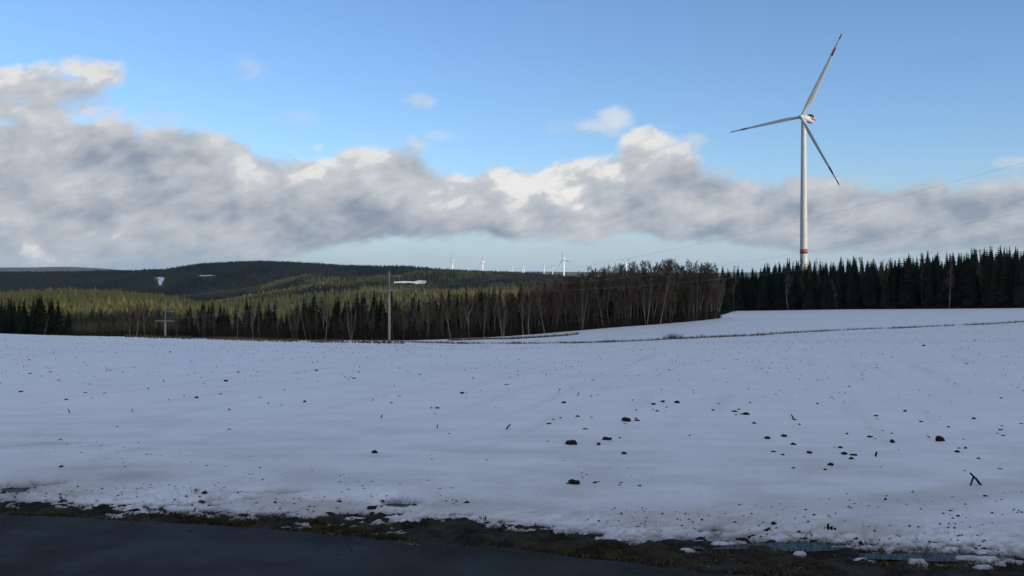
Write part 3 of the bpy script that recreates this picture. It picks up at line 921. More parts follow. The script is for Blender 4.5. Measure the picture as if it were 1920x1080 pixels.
# ------------------------------------------------------------------ trees
def spruce_meshes(seed):
    """unit-height spruce: ragged whorls of drooping fronds round a dark core"""
    r_ = random.Random(seed)
    v, f = [], []
    def tri(a, b, c):
        i = len(v)
        v.extend([tuple(a), tuple(b), tuple(c)])
        f.append((i, i + 1, i + 2))
    W = r_.uniform(0.15, 0.20)
    nw = 27
    lean = Vector((r_.uniform(-.01, .01), r_.uniform(-.01, .01), 0))
    for k in range(nw):
        t = 0.05 + 0.935 * (k / (nw - 1)) ** 0.9
        rad = W * (1 - t) ** 0.92 * r_.uniform(0.82, 1.15) + 0.004
        nb = 9 if t < 0.7 else 6
        a0 = r_.uniform(0, 6.28)
        for j in range(nb):
            if r_.random() < 0.08:
                continue
            a = a0 + j * 2 * math.pi / nb + r_.uniform(-.25, .25)
            L = rad * r_.uniform(0.55, 1.35)
            d = Vector((math.cos(a), math.sin(a), 0))
            s = Vector((-d.y, d.x, 0))
            base = Vector((0, 0, t)) + lean * t
            mid = base + d * L * 0.55 + Vector((0, 0, -L * 0.20))
            tip = base + d * L + Vector((0, 0, -L * (0.34 if t < 0.7 else 0.15) + r_.uniform(-.004, .008)))
            w = L * 0.34
            hang = Vector((0, 0, -0.018 - 0.02 * (1 - t)))
            tri(base, mid + s * w, tip)
            tri(base, tip, mid - s * w)
            tri(mid + s * w, mid + hang, tip)
            tri(mid - s * w, tip, mid + hang)
            if t < 0.8:
                tri(base + hang * .3, mid + s * w * 1.2 + hang * 1.2, mid + hang)
                tri(base + hang * .3, mid + hang, mid - s * w * 1.2 + hang * 1.2)
    # leader
    tri((-.004, 0, .95), (.004, 0, .95), (0, 0, 1.0))
    tri((0, -.004, .95), (0, .004, .95), (0, 0, 1.0))
    core = 9
    for k in range(core):
        a, b = 2 * math.pi * k / core, 2 * math.pi * (k + 1) / core
        q = W * 0.70
        tri((q * math.cos(a), q * math.sin(a), 0.07), (q * math.cos(b), q * math.sin(b), 0.07), (0, 0, 0.965))
    crown = mesh_np('crown', v, f, M_SPRUCE)
    m = MB()
    m.tube([(0, 0, -0.02), (0, 0, 0.5), (0, 0, 0.97)], [0.013, 0.008, 0.001], 6)
    return m.mesh('trunk', M_SPBARK, True), crown
SPR = [spruce_meshes(100 + i) for i in range(7)]

def bare_meshes(seed, kind):
    """a leafless tree about 14 m tall; trunk and main limbs in one mesh, the twigs in another"""
    r_ = random.Random(seed)
    H = 14.0
    tm = MB()
    v, f = [], []
    def blade(a, b, w):
        d = (b - a)
        s = d.cross(Vector((r_.uniform(-1, 1), r_.uniform(-1, 1), r_.uniform(-.3, .3))))
        if s.length < 1e-5:
            return
        s = s.normalized() * w
        i = len(v)
        v.extend([tuple(a - s), tuple(a + s), tuple(b)])
        f.append((i, i + 1, i + 2))
    def stem(base, top, rad, bend, n=9):
        side = Vector((r_.uniform(-1, 1), r_.uniform(-1, 1), 0)) * bend
        side2 = Vector((r_.uniform(-1, 1), r_.uniform(-1, 1), 0)) * bend * 0.5
        pts = []
        for i in range(n + 1):
            t = i / n
            pts.append(base.lerp(top, t) + side * math.sin(t * math.pi) + side2 * math.sin(2.3 * t * math.pi) + Vector((r_.uniform(-1, 1), r_.uniform(-1, 1), 0)) * 0.04 * t)
        tm.tube(pts, [rad * (1 - 0.86 * (i / n) ** 0.9) for i in range(n + 1)], 7, False)
        return pts
    def twiggy(pts, t0, nbr, Lk, up):
        n = len(pts) - 1
        for _ in range(nbr):
            t = t0 + (0.97 - t0) * r_.random() ** 0.95
            i = min(int(t * n), n - 1)
            p = pts[i].lerp(pts[i + 1], t * n - i)
            a = r_.uniform(0, 6.28)
            L = Lk * (1.12 - 0.75 * (t - t0) / (1 - t0)) * r_.uniform(0.6, 1.15)
            d = Vector((math.cos(a), math.sin(a), up * r_.uniform(0.7, 1.4))).normalized()
            q = [p]
            for s in range(4):
                d = (d + Vector((r_.uniform(-.18, .18), r_.uniform(-.18, .18), r_.uniform(.02, .30)))).normalized()
                q.append(q[-1] + d * L / 4)
            # a three-sided limb
            for s in range(4):
                w0, w1 = 0.038 * (1 - s / 4.6) * L / 3, 0.038 * (1 - (s + 1) / 4.6) * L / 3
                blade(q[s], q[s + 1], max(0.014, w0))
                blade(q[s], q[s + 1], max(0.012, w0))
            for s in range(15):
                t2 = r_.uniform(0.2, 1.0) * 4
                j = min(int(t2), 3)
                b = q[j].lerp(q[j + 1], t2 - j)
                dd = (d + Vector((r_.uniform(-1, 1), r_.uniform(-1, 1), r_.uniform(.1, 1.3)))).normalized()
                l2 = L * r_.uniform(0.22, 0.42)
                e = b + dd * l2
                blade(b, e, 0.016)
                for _k in range(6):
                    b2 = b.lerp(e, r_.uniform(.3, 1))
                    d3 = (dd + Vector((r_.uniform(-1, 1), r_.uniform(-1, 1), r_.uniform(0, 1.1)))).normalized()
                    blade(b2, b2 + d3 * l2 * r_.uniform(.35, .75), 0.013)
    O = Vector((0, 0, -0.3))
    if kind == 'slim':
        p = stem(O, Vector((r_.uniform(-.6, .6), r_.uniform(-.5, .5), H)), 0.145, 0.35)
        twiggy(p, 0.26, 32, 2.3, 1.4)
    elif kind == 'fork':
        p = stem(O, Vector((-0.9, 0, H)), 0.16, 0.4)
        b = p[4]
        q = stem(b, Vector((1.9, 0.4, H * 0.93)), 0.10, 0.25, 6)
        q2 = stem(p[5], Vector((0.4, -0.8, H * 0.97)), 0.08, 0.25, 6)
        twiggy(p, 0.36, 17, 2.1, 1.4)
        twiggy(q, 0.3, 12, 2.1, 1.3)
        twiggy(q2, 0.3, 10, 2.0, 1.3)
    elif kind == 'multi':
        for k in range(4):
            a = k * 1.57 + r_.uniform(-.4, .4)
            p = stem(O + Vector((math.cos(a), math.sin(a), 0)) * 0.25, Vector((math.cos(a) * 1.9, math.sin(a) * 1.9, H * r_.uniform(.8, 1))), 0.10, 0.3)
            twiggy(p, 0.22, 13, 1.9, 1.4)
    elif kind == 'lean':
        p = stem(O, Vector((3.3, 0.4, H * 0.95)), 0.13, 0.45)
        twiggy(p, 0.3, 28, 2.1, 1.3)
    elif kind == 'curved':
        pts = [Vector((0.95 * math.sin(min(1, t * 1.5) * math.pi * 0.5) + 0.2 * math.sin(t * 5), 0.1 * math.sin(t * 6), -0.3 + H * t)) for t in [i / 10 for i in range(11)]]
        tm.tube(pts, [0.15 * (1 - 0.85 * i / 10) for i in range(11)], 7, False)
        twiggy(pts, 0.4, 26, 2.0, 1.4)
    else:                                       # 'broad'
        p = stem(O, Vector((0.3, 0, H * 0.97)), 0.17, 0.25)
        for k in range(4):
            a = k * 1.57 + r_.uniform(-.5, .5)
            q = stem(p[3 + k % 3], Vector((math.cos(a) * 2.4, math.sin(a) * 2.4, H * r_.uniform(.82, .98))), 0.085, 0.3, 6)
            twiggy(q, 0.3, 11, 2.0, 1.6)
        twiggy(p, 0.4, 14, 2.1, 1.6)
    crown = mesh_np('crown', v, f)
    return tm, crown
KINDS = ['slim', 'slim', 'slim', 'fork', 'multi', 'lean', 'curved', 'broad', 'broad', 'slim']
BARE = []
for i, k in enumerate(KINDS):
    tm, cr = bare_meshes(300 + i, k)
    variants = []
    for bark, twig in ((M_BIRCH, M_TWIG), (M_BARK, M_TWIG2), (M_BARK, M_TWIG)):
        c2 = cr.copy()
        c2.materials.append(twig)
        variants.append((tm.mesh('trunk', bark, True), c2))
    BARE.append((k, variants))

def plant(name, meshes, x, Y, h, rz, label, cat, group, width=1.0, unit=1.0):
    root = empty(name, (x, Y, gz(x, Y)), rz, (h / unit * width, h / unit * width, h / unit))
    tag(root, label, cat, group)
    obj('trunk', meshes[0], root)
    obj('crown', meshes[1], root)
    return root

# spruces: wanted skyline (px, row) of each wood
SKY_C = ([-300, -60, 0, 20, 45, 75, 100, 122, 132, 140, 330, 345, 365, 372, 390, 405, 430, 450, 490, 520, 590, 640, 690, 760, 800, 850, 900, 950, 1000, 1030, 1070, 1110, 1200, 1350],
         [552, 556, 560, 556, 564, 551, 560, 576, 590, 620, 600, 582, 570, 563, 572, 566, 570, 566, 562, 565, 553, 559, 547, 553, 551, 545, 540, 534, 527, 522, 518, 522, 517, 517])
SKY_R = ([1340, 1360, 1400, 1450, 1500, 1560, 1600, 1650, 1700, 1750, 1800, 1850, 1900, 1960, 2300], [504, 504, 500, 494, 490, 488, 487, 485, 481, 477, 471, 468, 463, 462, 450])
cand = []
r_ = random.Random(5)
def skyrow(tab, px):
    return float(np.interp(px, *tab))
# left clump and the long row behind the bare trees (front rows first)
for j, (Y0, dY) in enumerate(((236, 8), (262, 10), (290, 12), (322, 14))):
    px = -60.0
    while px < 1346:
        step = 2.6 / Y0 * F * r_.uniform(0.75, 1.35)
        px += step
        if 138 < px < 335 and not (j == 0 and r_.random() < 0.05):
            continue
        Y = Y0 + r_.uniform(-dY, dY) * 0.6
        if px < 138:
            Y -= 30 - j * 2
        if px > 1080 and j < 2:
            continue
        if px > 1010:
            Y += (px - 1010) * 0.25
        target = skyrow(SKY_C, px) + r_.choice([-5, -2, 0, 4, 8, 13, 18, 24, 30]) + (10 if j == 0 and px > 340 else 0)
        x = xof(px, Y)
        h = EYE + Y * (HZ - target) / F - gz(x, Y)
        if h < 5:
            continue
        zone = 'left' if px < 138 else 'mid'
        cand.append((j, zone, px, x, Y, min(h, 24)))
# the forest on the right
for j in range(6):
    px = 1345.0
    while px < 2080:
        Ye = float(tree_edge(max(px, 1385))) + 3 + j * 7.5
        px += (2.5 if j < 2 else 3.0) / Ye * F * r_.uniform(0.75, 1.35)
        Y = Ye + r_.uniform(-2.5, 2.5)
        target = skyrow(SKY_R, px) + r_.choice([-5, -2, 0, 1, 3, 5, 7, 10, 14, 19]) + 4 * math.sin(px * 0.05) + (8 if j == 0 else 0)
        x = xof(px, Y)
        h = EYE + Y * (HZ - target) / F - gz(x, Y)
        if not (j < 3 and any(abs(px - q) < 6 for q in (1376, 1505, 1528, 1612, 1655, 1730, 1842))):
            cand.append((j, 'right', px, x, Y, max(9.0, h)))
cand.sort(key=lambda c: (c[0] if c[1] == 'right' else c[0] * 0.9, c[2]))
inframe = [c for c in cand if -10 < c[2] < 1935]
single = set(id(c) for c in inframe[:285])
SP_LABEL = {
    'left': ('dark spruce in the small clump at the far left edge of the field', 'spruces in the clump on the left'),
    'mid': ('dark spruce in the row behind the bare trunks left of the wood', 'spruces behind the bare trees'),
    'rightA': ('dark spruce in the forest wall between the bare wood and the turbine tower', 'spruces of the forest wall on the right'),
    'rightB': ('dark spruce in the forest wall right of the turbine tower', 'spruces of the forest wall on the right'),
    'rightC': ('tall dark spruce where the forest wall is highest at the right edge', 'spruces of the forest wall on the right'),
}
mass_v, mass_f, nv = [], [], 0
cr_np = []
for tr, cr in SPR:
    a = np.empty(len(cr.vertices) * 3, dtype=np.float32)
    cr.vertices.foreach_get('co', a)
    b = np.empty(len(cr.loops), dtype=np.int32)
    cr.loops.foreach_get('vertex_index', b)
    cr_np.append((a.reshape(-1, 3), b.reshape(-1, 3)))
MID_NAMES = {}
for c in cand:
    j, zone, px, x, Y, h = c
    k = r_.randrange(len(SPR))
    w = r_.uniform(0.95, 1.7) * (17 / max(h, 12)) ** 0.4 * (0.8 if zone == 'left' else 1.0)
    if id(c) in single:
        z = zone if zone != 'right' else ('rightA' if px < 1500 else 'rightB' if px < 1760 else 'rightC')
        l, gname = SP_LABEL[z]
        if zone == 'right':
            q = 'front rank spruce' if j == 0 else 'spruce behind the front rank'
            for lim, where in ((1385, 'at the very end of the bare wood'), (1440, 'between the bare wood and the two stemmed birch'), (1485, 'beside the two stemmed birch'),
                               (1525, 'at the foot of the turbine tower'), (1585, 'between the tower and the leaning brown tree'), (1655, 'right of the leaning brown tree, below lower treetops'),
                               (1720, 'where the forest starts to rise right of the tower'), (1765, 'just left of the single pale birch'), (1800, 'around the single pale birch'),
                               (1850, 'right of the single pale birch'), (9999, 'in the highest forest at the right edge')):
                if px < lim:
                    l = 'dark ' + q + ' ' + where
                    break
        if zone == 'left':
            l = ('dark spruce at the left border in the small left clump', 'dark spruce in the middle of the small left clump', 'dark spruce on the sloping right side of the small left clump')[0 if px < 40 else 1 if px < 90 else 2]
        if zone == 'mid':
            for lim, where in ((400, 'just right of the lower power pole'), (470, 'left of the bright forked birch'), (540, 'between the bright forked birch and the tilted trunks'),
                               (600, 'behind the group of tilted trunks'), (665, 'around the tall forked white birch'), (725, 'just left of the taller power pole'), (790, 'just right of the taller power pole'),
                               (860, 'behind the olive trunks right of the taller pole'), (930, 'above the left end of the ditch line'), (985, 'above the right end of the ditch line'), (1060, 'at the left end of the dense bare wood'),
                               (1150, 'hidden among the left stems of the dense bare wood'), (9999, 'hidden among the right stems of the dense bare wood')):
                if px < lim:
                    l = 'dark spruce ' + where
                    break
        plant('spruce_tree', SPR[k], x, Y, h, r_.uniform(0, 6.28), l, 'spruce', gname, w)
    else:
        va, fa = cr_np[k]
        a = r_.uniform(0, 6.28)
        ca, sa = math.cos(a), math.sin(a)
        q = np.stack([(va[:, 0] * ca - va[:, 1] * sa) * h * w + x, (va[:, 0] * sa + va[:, 1] * ca) * h * w + Y, va[:, 2] * h + gz(x, Y)], -1)
        mass_v.append(q)
        mass_f.append(fa + nv)
        nv += len(q)
if mass_v:
    tag(obj('spruce_forest', mesh_np('spruce_forest', np.concatenate(mass_v), np.concatenate(mass_f), M_SPRUCE)), kind='stuff')

# bare trees: the ones with pale trunks the picture lets one tell apart
def bare(px, row_top, kind, style, flip, label, group, dY=0.0, scale_w=1.0):
    Y = float(tree_edge(px)) + dY
    x = xof(px, Y)
    z = gz(x, Y)
    h = EYE + Y * (HZ - row_top) / F - z
    ks = [i for i, (k, _v) in enumerate(BARE) if k == kind]
    meshes = BARE[r_.choice(ks)][1][style]
    rz = {None: r_.uniform(0, 6.28), 0: 0.0, 1: math.pi}[flip]
    return plant('bare_tree', meshes, x, Y, h, rz, label, 'tree', group, scale_w, 14.0)
GB = 'leafless trees along the field'
NAMED = [
    (80, 590, 'lean', 0, 0, 'small bare birch with a pale slanting stem in front of the left spruce clump'),
    (172, 596, 'slim', 1, None, 'thin bare sapling in the gap right of the left spruce clump'),
    (212, 600, 'lean', 1, 1, 'thin bare tree slanting to the left before the sunlit hill'),
    (244, 566, 'slim', 0, None, 'straight bright birch trunk, leftmost of three left of the lower pole'),
    (253, 560, 'curved', 0, 0, 'bright birch with a bent trunk next to the straight one, left of the lower pole'),
    (273, 570, 'fork', 0, 0, 'birch forking in two just left of the lower pole'),
    (330, 588, 'slim', 0, None, 'pale thin birch just right of the lower pole'),
    (382, 578, 'fork', 1, 1, 'faint forked bare tree in front of the pointed spruce'),
    (445, 572, 'slim', 0, None, 'slender wavy birch trunk left of a bright forked birch'),
    (476, 566, 'fork', 0, 0, 'bright forked birch with a white stem at the left of the dark row'),
    (489, 574, 'curved', 0, 1, 'short pale birch beside the bright forked birch'),
    (550, 572, 'lean', 0, 1, 'pale trunk leaning left, first of the tilted group before the dark spruces'),
    (559, 574, 'lean', 1, 1, 'second trunk of the tilted group, close beside the first'),
    (575, 570, 'lean', 0, 1, 'third and brightest trunk of the tilted group'),
    (584, 575, 'lean', 1, 1, 'right outermost trunk of the tilted group'),
    (609, 558, 'fork', 0, 1, 'single tall white birch with forked crown right of the tilted group'),
    (658, 556, 'multi', 0, None, 'grey birch with several stems left of the taller pole'),
    (699, 566, 'lean', 1, 1, 'thin leaning trunk just left of the taller pole'),
    (739, 560, 'lean', 1, 1, 'thin leaning trunk just right of the taller pole'),
    (756, 556, 'slim', 1, None, 'olive brown slender tree a little right of the taller pole'),
    (790, 552, 'lean', 1, 1, 'leaning olive trunk midway between taller pole and brown ditch edge'),
    (803, 550, 'slim', 1, None, 'upright olive trunk beside the leaning one'),
    (846, 546, 'lean', 0, 1, 'long pale trunk tilted left above the end of the ditch line'),
    (866, 548, 'slim', 1, None, 'olive twin trunk right of the long tilted one'),
    (907, 546, 'slim', 0, None, 'short pale stem pair above the middle of the ditch line'),
    (943, 544, 'multi', 0, None, 'pale many-stemmed bush birch behind the ditch line'),
    (982, 536, 'slim', 0, None, 'straight pale trunk at the left end of the dense bare wood'),
    (992, 534, 'slim', 0, None, 'brighter straight trunk next to the one at the left end of the wood'),
    (1022, 530, 'lean', 0, 1, 'long trunk tilted left in the dense bare wood'),
    (1090, 520, 'multi', 0, None, 'bright many-stemmed birch in the middle of the dense bare wood'),
    (1168, 508, 'lean', 1, 0, 'olive trunk leaning right in the dense bare wood'),
    (1212, 503, 'multi', 0, None, 'pale stems fanning out below the highest crowns of the wood'),
    (1237, 500, 'lean', 0, 0, 'pale trunk leaning right under the highest crowns'),
    (1258, 500, 'lean', 1, 0, 'second trunk leaning right in the wood, darker'),
    (1300, 505, 'slim', 1, None, 'upright trunk near the right end of the bare wood'),
    (1322, 508, 'lean', 1, 0, 'grey trunk leaning right just before the last birch of the wood'),
    (1341, 520, 'lean', 0, 0, 'brightest leaning birch at the right end of the bare wood beside the open snow'),
    (1479, 512, 'fork', 0, 0, 'bare birch with two pale stems in front of the spruces below the turbine'),
    (1570, 520, 'lean', 1, 1, 'faint brown leaning tree in front of the forest right of the turbine'),
    (1780, 482, 'slim', 0, None, 'single bare birch with pale upper trunk before the high dark forest'),
]
for px, rt, k, st, fl, l in NAMED:
    bare(px, rt, k, st, fl, l, GB, dY=r_.uniform(-1.5, 0.5) if px < 1360 else -1.0)
# filling: the mass of the dense wood and the thinner belt to its left
SKY_B = ([140, 200, 232, 290, 340, 480, 600, 730, 850, 960, 1050, 1100, 1150, 1200, 1260, 1300, 1340, 1352], [606, 596, 574, 572, 584, 575, 566, 562, 550, 537, 522, 503, 496, 492, 488, 492, 497, 507])
FILL = [('olive and brown bare tree among the leafless belt between the two power poles', 'leafless trees of the belt below the hills', 340, 730, 36),
        ('reddish brown leafless shrub tree around the lower power pole', 'leafless trees of the belt below the hills', 140, 340, 40),
        ('brown leafless tree between the taller pole and the dense bare wood', 'leafless trees of the belt below the hills', 735, 985, 44),
        ('reddish brown leafless tree in the left half of the dense bare wood', 'leafless trees of the dense bare wood', 985, 1165, 60),
        ('reddish brown leafless tree in the right half of the dense bare wood', 'leafless trees of the dense bare wood', 1165, 1348, 73)]
for l, gname, p0, p1, n in FILL:
    for i in range(n):
        px = p0 + (p1 - p0) * (i + r_.random()) / n
        depth = r_.choice([1, 3, 6, 10, 15, 20]) if px > 985 else r_.choice([1, 3, 5, 9])
        if px > 1300:
            depth *= 0.7
        top = skyrow(SKY_B, px) + r_.choice([-3, 0, 3, 6, 12, 20])
        if px > 1080:
            top = skyrow(SKY_B, px) + r_.choice([-1, 0, 2, 3, 5, 7, 10])
        kind = r_.choice(['slim', 'slim', 'slim', 'broad', 'multi', 'multi', 'fork', 'lean'])
        st = r_.choice([0, 1, 1, 1, 2, 2, 2, 2]) if px > 700 else r_.choice([0, 2, 2, 2, 1, 1])
        for lim, where in ((200, 'in the gap beside the left spruce clump'), (260, 'around the straight bright birch'), (340, 'around the lower power pole'), (450, 'right of the lower power pole'), (540, 'beside the bright forked birch'),
                           (620, 'around the tilted trunks'), (730, 'between the tilted trunks and the taller pole'), (800, 'just right of the taller pole'), (870, 'around the long trunk tilted left'), (985, 'behind the ditch line'),
                           (1030, 'at the left end of the dense bare wood'), (1075, 'left of the bright many-stemmed birch'), (1120, 'around the bright many-stemmed birch'), (1175, 'right of the bright many-stemmed birch'),
                           (1225, 'around the fanning pale stems'), (1270, 'under the highest crowns of the wood'), (1310, 'right of the highest crowns of the wood'), (9999, 'at the right end of the dense bare wood')):
            if px < lim:
                what = {0: 'pale stemmed leafless tree', 1: 'olive brown leafless tree', 2: 'reddish brown leafless tree'}[st] if kind != 'multi' else 'many-stemmed leafless tree'
                l = what + ' ' + where
                break
        bare(px, top, kind, st, None, l, gname, depth, r_.uniform(1.0, 1.45) if px > 985 else r_.uniform(0.9, 1.2))

for px, top, kind, l in [(1376, 500, 'slim', 'thin grey leafless tree in the gap beside the bare wood, inside the forest wall'), (1505, 487, 'slim', 'feathery grey tree at the foot of the turbine tower'),
                        (1528, 484, 'multi', 'feathery leafless tree tip just right of the turbine tower'), (1612, 483, 'slim', 'leafless tree top between spruces midway right of the tower'),
                        (1655, 486, 'broad', 'wide leafless crown among the spruces right of the tower'), (1730, 476, 'slim', 'leafless tree top left of the single birch before the high forest'),
                        (1842, 470, 'slim', 'leafless tree between the tall spruces near the right edge')]:
    bare(px, top, kind, 1, None, l, GB, 5.0)

# undergrowth at the foot of the trees: brushwood nobody could count
def brush():
    v, f = [], []
    def tri(a, b, c):
        i = len(v)
        v.extend([a, b, c])
        f.append((i, i + 1, i + 2))
    N = 3600
    for _ in range(N):
        px = r_.uniform(130, 1350) if r_.random() < 0.8 else r_.uniform(1355, 1990)
        Ye = float(tree_edge(px))
        if px > 1355:
            Y = Ye + r_.uniform(-0.5, 4)
            hmax = 2.0
        else:
            Y = Ye + r_.uniform(-0.6, 9)
            hmax = 3.2
        x = xof(px, Y)
        z = gz(x, Y)
        for q in range(5):
            h = r_.uniform(0.6, hmax)
            a = r_.uniform(0, 6.28)
            b0 = (x + r_.uniform(-.5, .5), Y + r_.uniform(-.5, .5), z - .1)
            tp = (b0[0] + math.cos(a) * h * .4, b0[1] + math.sin(a) * h * .4, z + h)
            w = 0.035
            tri((b0[0] - w, b0[1], b0[2]), (b0[0] + w, b0[1], b0[2]), tp)
            mid = tuple((b0[i] + tp[i]) / 2 for i in range(3))
            tri((mid[0], mid[1], mid[2] - .04), (mid[0], mid[1], mid[2] + .04), (mid[0] + r_.uniform(-.8, .8), mid[1] + r_.uniform(-.5, .5), mid[2] + r_.uniform(.1, .8)))
    tag(obj('undergrowth', mesh_np('undergrowth', v, f, M_BRUSH)), kind='stuff')
brush()

# ------------------------------------------------------------------ far woods on the hills
CLEAR = []                                   # snow clearings: polygons in (px, row) of the slope they lie on
def slope_y(px, row, lo, hi):
    ys = np.linspace(lo, hi, 400)
    rr = HZ + F * (EYE - ground(xof(px, ys), ys)) / ys
    k = np.where(rr <= row)[0]
    return float(ys[k[0]]) if len(k) else hi
def clearing(pts, lo, hi):
    P = []
    for px, row in pts:
        Y = slope_y(px, row, lo, hi)
        P.append((xof(px, Y), Y))
    n = len(P)
    vs, fs = [], []
    c = (sum(p[0] for p in P) / n, sum(p[1] for p in P) / n)
    S = 5
    ring = []
    for i in range(n):
        for q in range(S):
            a, b = P[i], P[(i + 1) % n]
            ring.append((a[0] + (b[0] - a[0]) * q / S, a[1] + (b[1] - a[1]) * q / S))
    m_ = len(ring)
    for t in (1.0, 0.66, 0.33):
        for p in ring:
            vs.append((c[0] + (p[0] - c[0]) * t, c[1] + (p[1] - c[1]) * t))
    vs.append(c)
    xy = np.array(vs)
    z = ground(xy[:, 0], xy[:, 1]) + 3.0
    for k in range(2):
        for j in range(m_):
            a, b = k * m_ + j, k * m_ + (j + 1) % m_
            fs += [(a, b, b + m_), (a, b + m_, a + m_)]
    fs += [(2 * m_ + j, 2 * m_ + (j + 1) % m_, 3 * m_) for j in range(m_)]
    me = mesh_np('snow_clearing', np.column_stack([xy, z]), fs, M_SNOW, True, {'dirt_dim': np.zeros(len(xy)), 'litter': np.zeros(len(xy)), 'slush': np.zeros(len(xy)), 'smear': np.zeros(len(xy))})
    tag(obj('snow_clearing', me), kind='structure')
    CLEAR.append((min(p[0] for p in pts), max(p[0] for p in pts), min(p[1] for p in pts), max(p[1] for p in pts), max(p[1] for p in P)))
clearing([(299, 537), (303, 536), (304, 531), (307, 527), (309, 521.5), (300, 521), (290, 521.5), (292, 526), (296, 529)], 3150, 4150)
clearing([(370, 518.6), (380, 519.4), (392, 518.8), (405, 518), (396, 517.2), (384, 517.6), (372, 517.3)], 3150, 4190)
clearing([(736, 520.5), (745, 521), (755, 520), (758, 518.5), (746, 518.2), (738, 518.8)], 3120, 4190)
clearing([(738, 533.4), (748, 532.6), (757, 533.4), (766, 532.4), (775, 533.2), (779, 535.2), (788, 534.4), (797, 534.8), (800, 531), (799, 528.2), (786, 527.8), (777, 530.2), (760, 529.4), (739, 530.4)], 1960, 2640)
clearing([(832, 541), (855, 541), (853, 538), (835, 538)], 1660, 2240)

def hill_forest():
    n = 5
    tv = [(0, 0, 1.0)] + [(0.13 * math.cos(2 * math.pi * k / n), 0.13 * math.sin(2 * math.pi * k / n), 0.42) for k in range(n)]
    tv += [(0, 0, 0.72)] + [(0.20 * math.cos(2 * math.pi * (k + .5) / n), 0.20 * math.sin(2 * math.pi * (k + .5) / n), 0.04) for k in range(n)]
    tf = [(0, 1 + k, 1 + (k + 1) % n) for k in range(n)] + [(6, 7 + k, 7 + (k + 1) % n) for k in range(n)]
    tv, tf = np.array(tv), np.array(tf)
    parts = []
    for Y0, Y1, sp in ((560, 900, 6.5), (900, 1450, 5.6), (1450, 2000, 6.5), (2000, 2750, 8.0), (2750, 4350, 12.0)):
        u0, u1 = -0.62, (0.16 if Y0 < 900 else 0.24)
        if Y0 >= 900:
            u0 = -0.58
        nx = (u1 - u0) * (Y0 + Y1) / 2 / sp
        cnt = int(nx * (Y1 - Y0) / sp)
        Y = np.sqrt(rng.uniform(Y0 ** 2, Y1 ** 2, cnt))
        u = rng.uniform(u0, u1, cnt)
        parts.append(np.stack([u * Y, Y, np.full(cnt, sp)], -1))
    P = np.concatenate(parts)
    x, Y, sp = P.T
    z = ground(x, Y)
    px = 960 + F * x / Y
    h = rng.uniform(12, 19, len(x)) * np.where(rng.random(len(x)) < 0.07, 1.25, 1.0)
    r0 = HZ + F * (EYE - z) / Y
    r1 = HZ + F * (EYE - z - h) / Y
    keep = np.ones(len(x), bool)
    for a, b, ra, rb, ym in CLEAR:
        hide = (px > a - 1) & (px < b + 1) & (r1 < rb - rng.uniform(-1.0, 6.5, len(x)) * (rng.random(len(x)) < 0.75)) & (r0 > ra) & (Y < ym + 20) & (Y > ym * 0.72)
        hide &= rng.random(len(x)) < (0.97 if ym > 3000 else 1.0)
        keep &= ~hide
    # thin out what the crest in front hides anyway
    keep &= ~((Y > 560) & (Y < 900) & (px > 420))
    keep &= ~((Y < 1450) & (px > 1040))
    x, Y, z, h, px = x[keep], Y[keep], z[keep], h[keep], px[keep]
    tone_patch = fbm(x / 150, Y / 330, 81, 4)
    tint = np.clip(0.34 + 1.35 * tone_patch + rng.normal(0, 0.13, len(x)), 0, 1)  # tree tones mixed with painted bands of sun and shade
    # sunlight on the near slope painted as yellower trees, cloud shade as darker ones
    tint = np.where(Y < 1700, 0.5 * tint + 0.44, tint)
    tint = np.where(Y < 900 + 60 * fbm(x / 60, Y * 0, 87, 2), tint * 0.35, tint)  # shade at the foot of the slope painted as darker trees
    tint = np.where(Y > 2750, tint * 0.22, tint)  # cloud shade on the far hill put into the tree colour
    tint = np.where((Y > 2000) & (Y <= 2750), tint * 0.7, tint)  # distance haze painted in as a duller yellow
    wd = rng.uniform(0.85, 1.35, len(x))
    ang = rng.uniform(0, 6.28, len(x))
    ca, sa = np.cos(ang), np.sin(ang)
    k = len(tv)
    V = np.empty((len(x), k, 3), np.float32)
    V[:, :, 0] = (tv[None, :, 0] * ca[:, None] - tv[None, :, 1] * sa[:, None]) * (h * wd)[:, None] + x[:, None]
    V[:, :, 1] = (tv[None, :, 0] * sa[:, None] + tv[None, :, 1] * ca[:, None]) * (h * wd)[:, None] + Y[:, None]
    V[:, :, 2] = tv[None, :, 2] * h[:, None] + z[:, None]
    Fc = tf[None] + (np.arange(len(x)) * k)[:, None, None]
    print('hill trees', len(x))
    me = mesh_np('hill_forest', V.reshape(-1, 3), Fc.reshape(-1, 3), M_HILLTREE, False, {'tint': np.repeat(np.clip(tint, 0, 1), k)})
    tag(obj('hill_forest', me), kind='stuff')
hill_forest()

# ------------------------------------------------------------------ clods, sticks and stubble on the field
def clod_mesh(seed, flat=0.55, peak=0.0):
    r2 = random.Random(seed)
    bm = bmesh.new()
    bmesh.ops.create_icosphere(bm, subdivisions=2, radius=0.5)
    off = [r2.uniform(0, 50) for _ in range(3)]
    from mathutils import noise
    for v in bm.verts:
        p = v.co * 2.2 + Vector(off)
        k = 1 + 0.55 * noise.noise(p) + 0.32 * noise.noise(p * 2.7)
        v.co = Vector((v.co.x * k, v.co.y * k * 0.85, v.co.z * k * flat * 1.5))
        if v.co.z < -0.08:
            v.co.z = -0.08
    me = bpy.data.meshes.new('soil_clod')
    bm.to_mesh(me)
    bm.free()
    me.materials.append(M_CLOD)
    return me
CL = [clod_mesh(40 + i, f_) for i, f_ in enumerate((0.5, 0.6, 0.75, 0.45, 0.65, 0.85, 0.55, 0.7, 0.4))]
CL_FLAT = clod_mesh(77, 0.42)
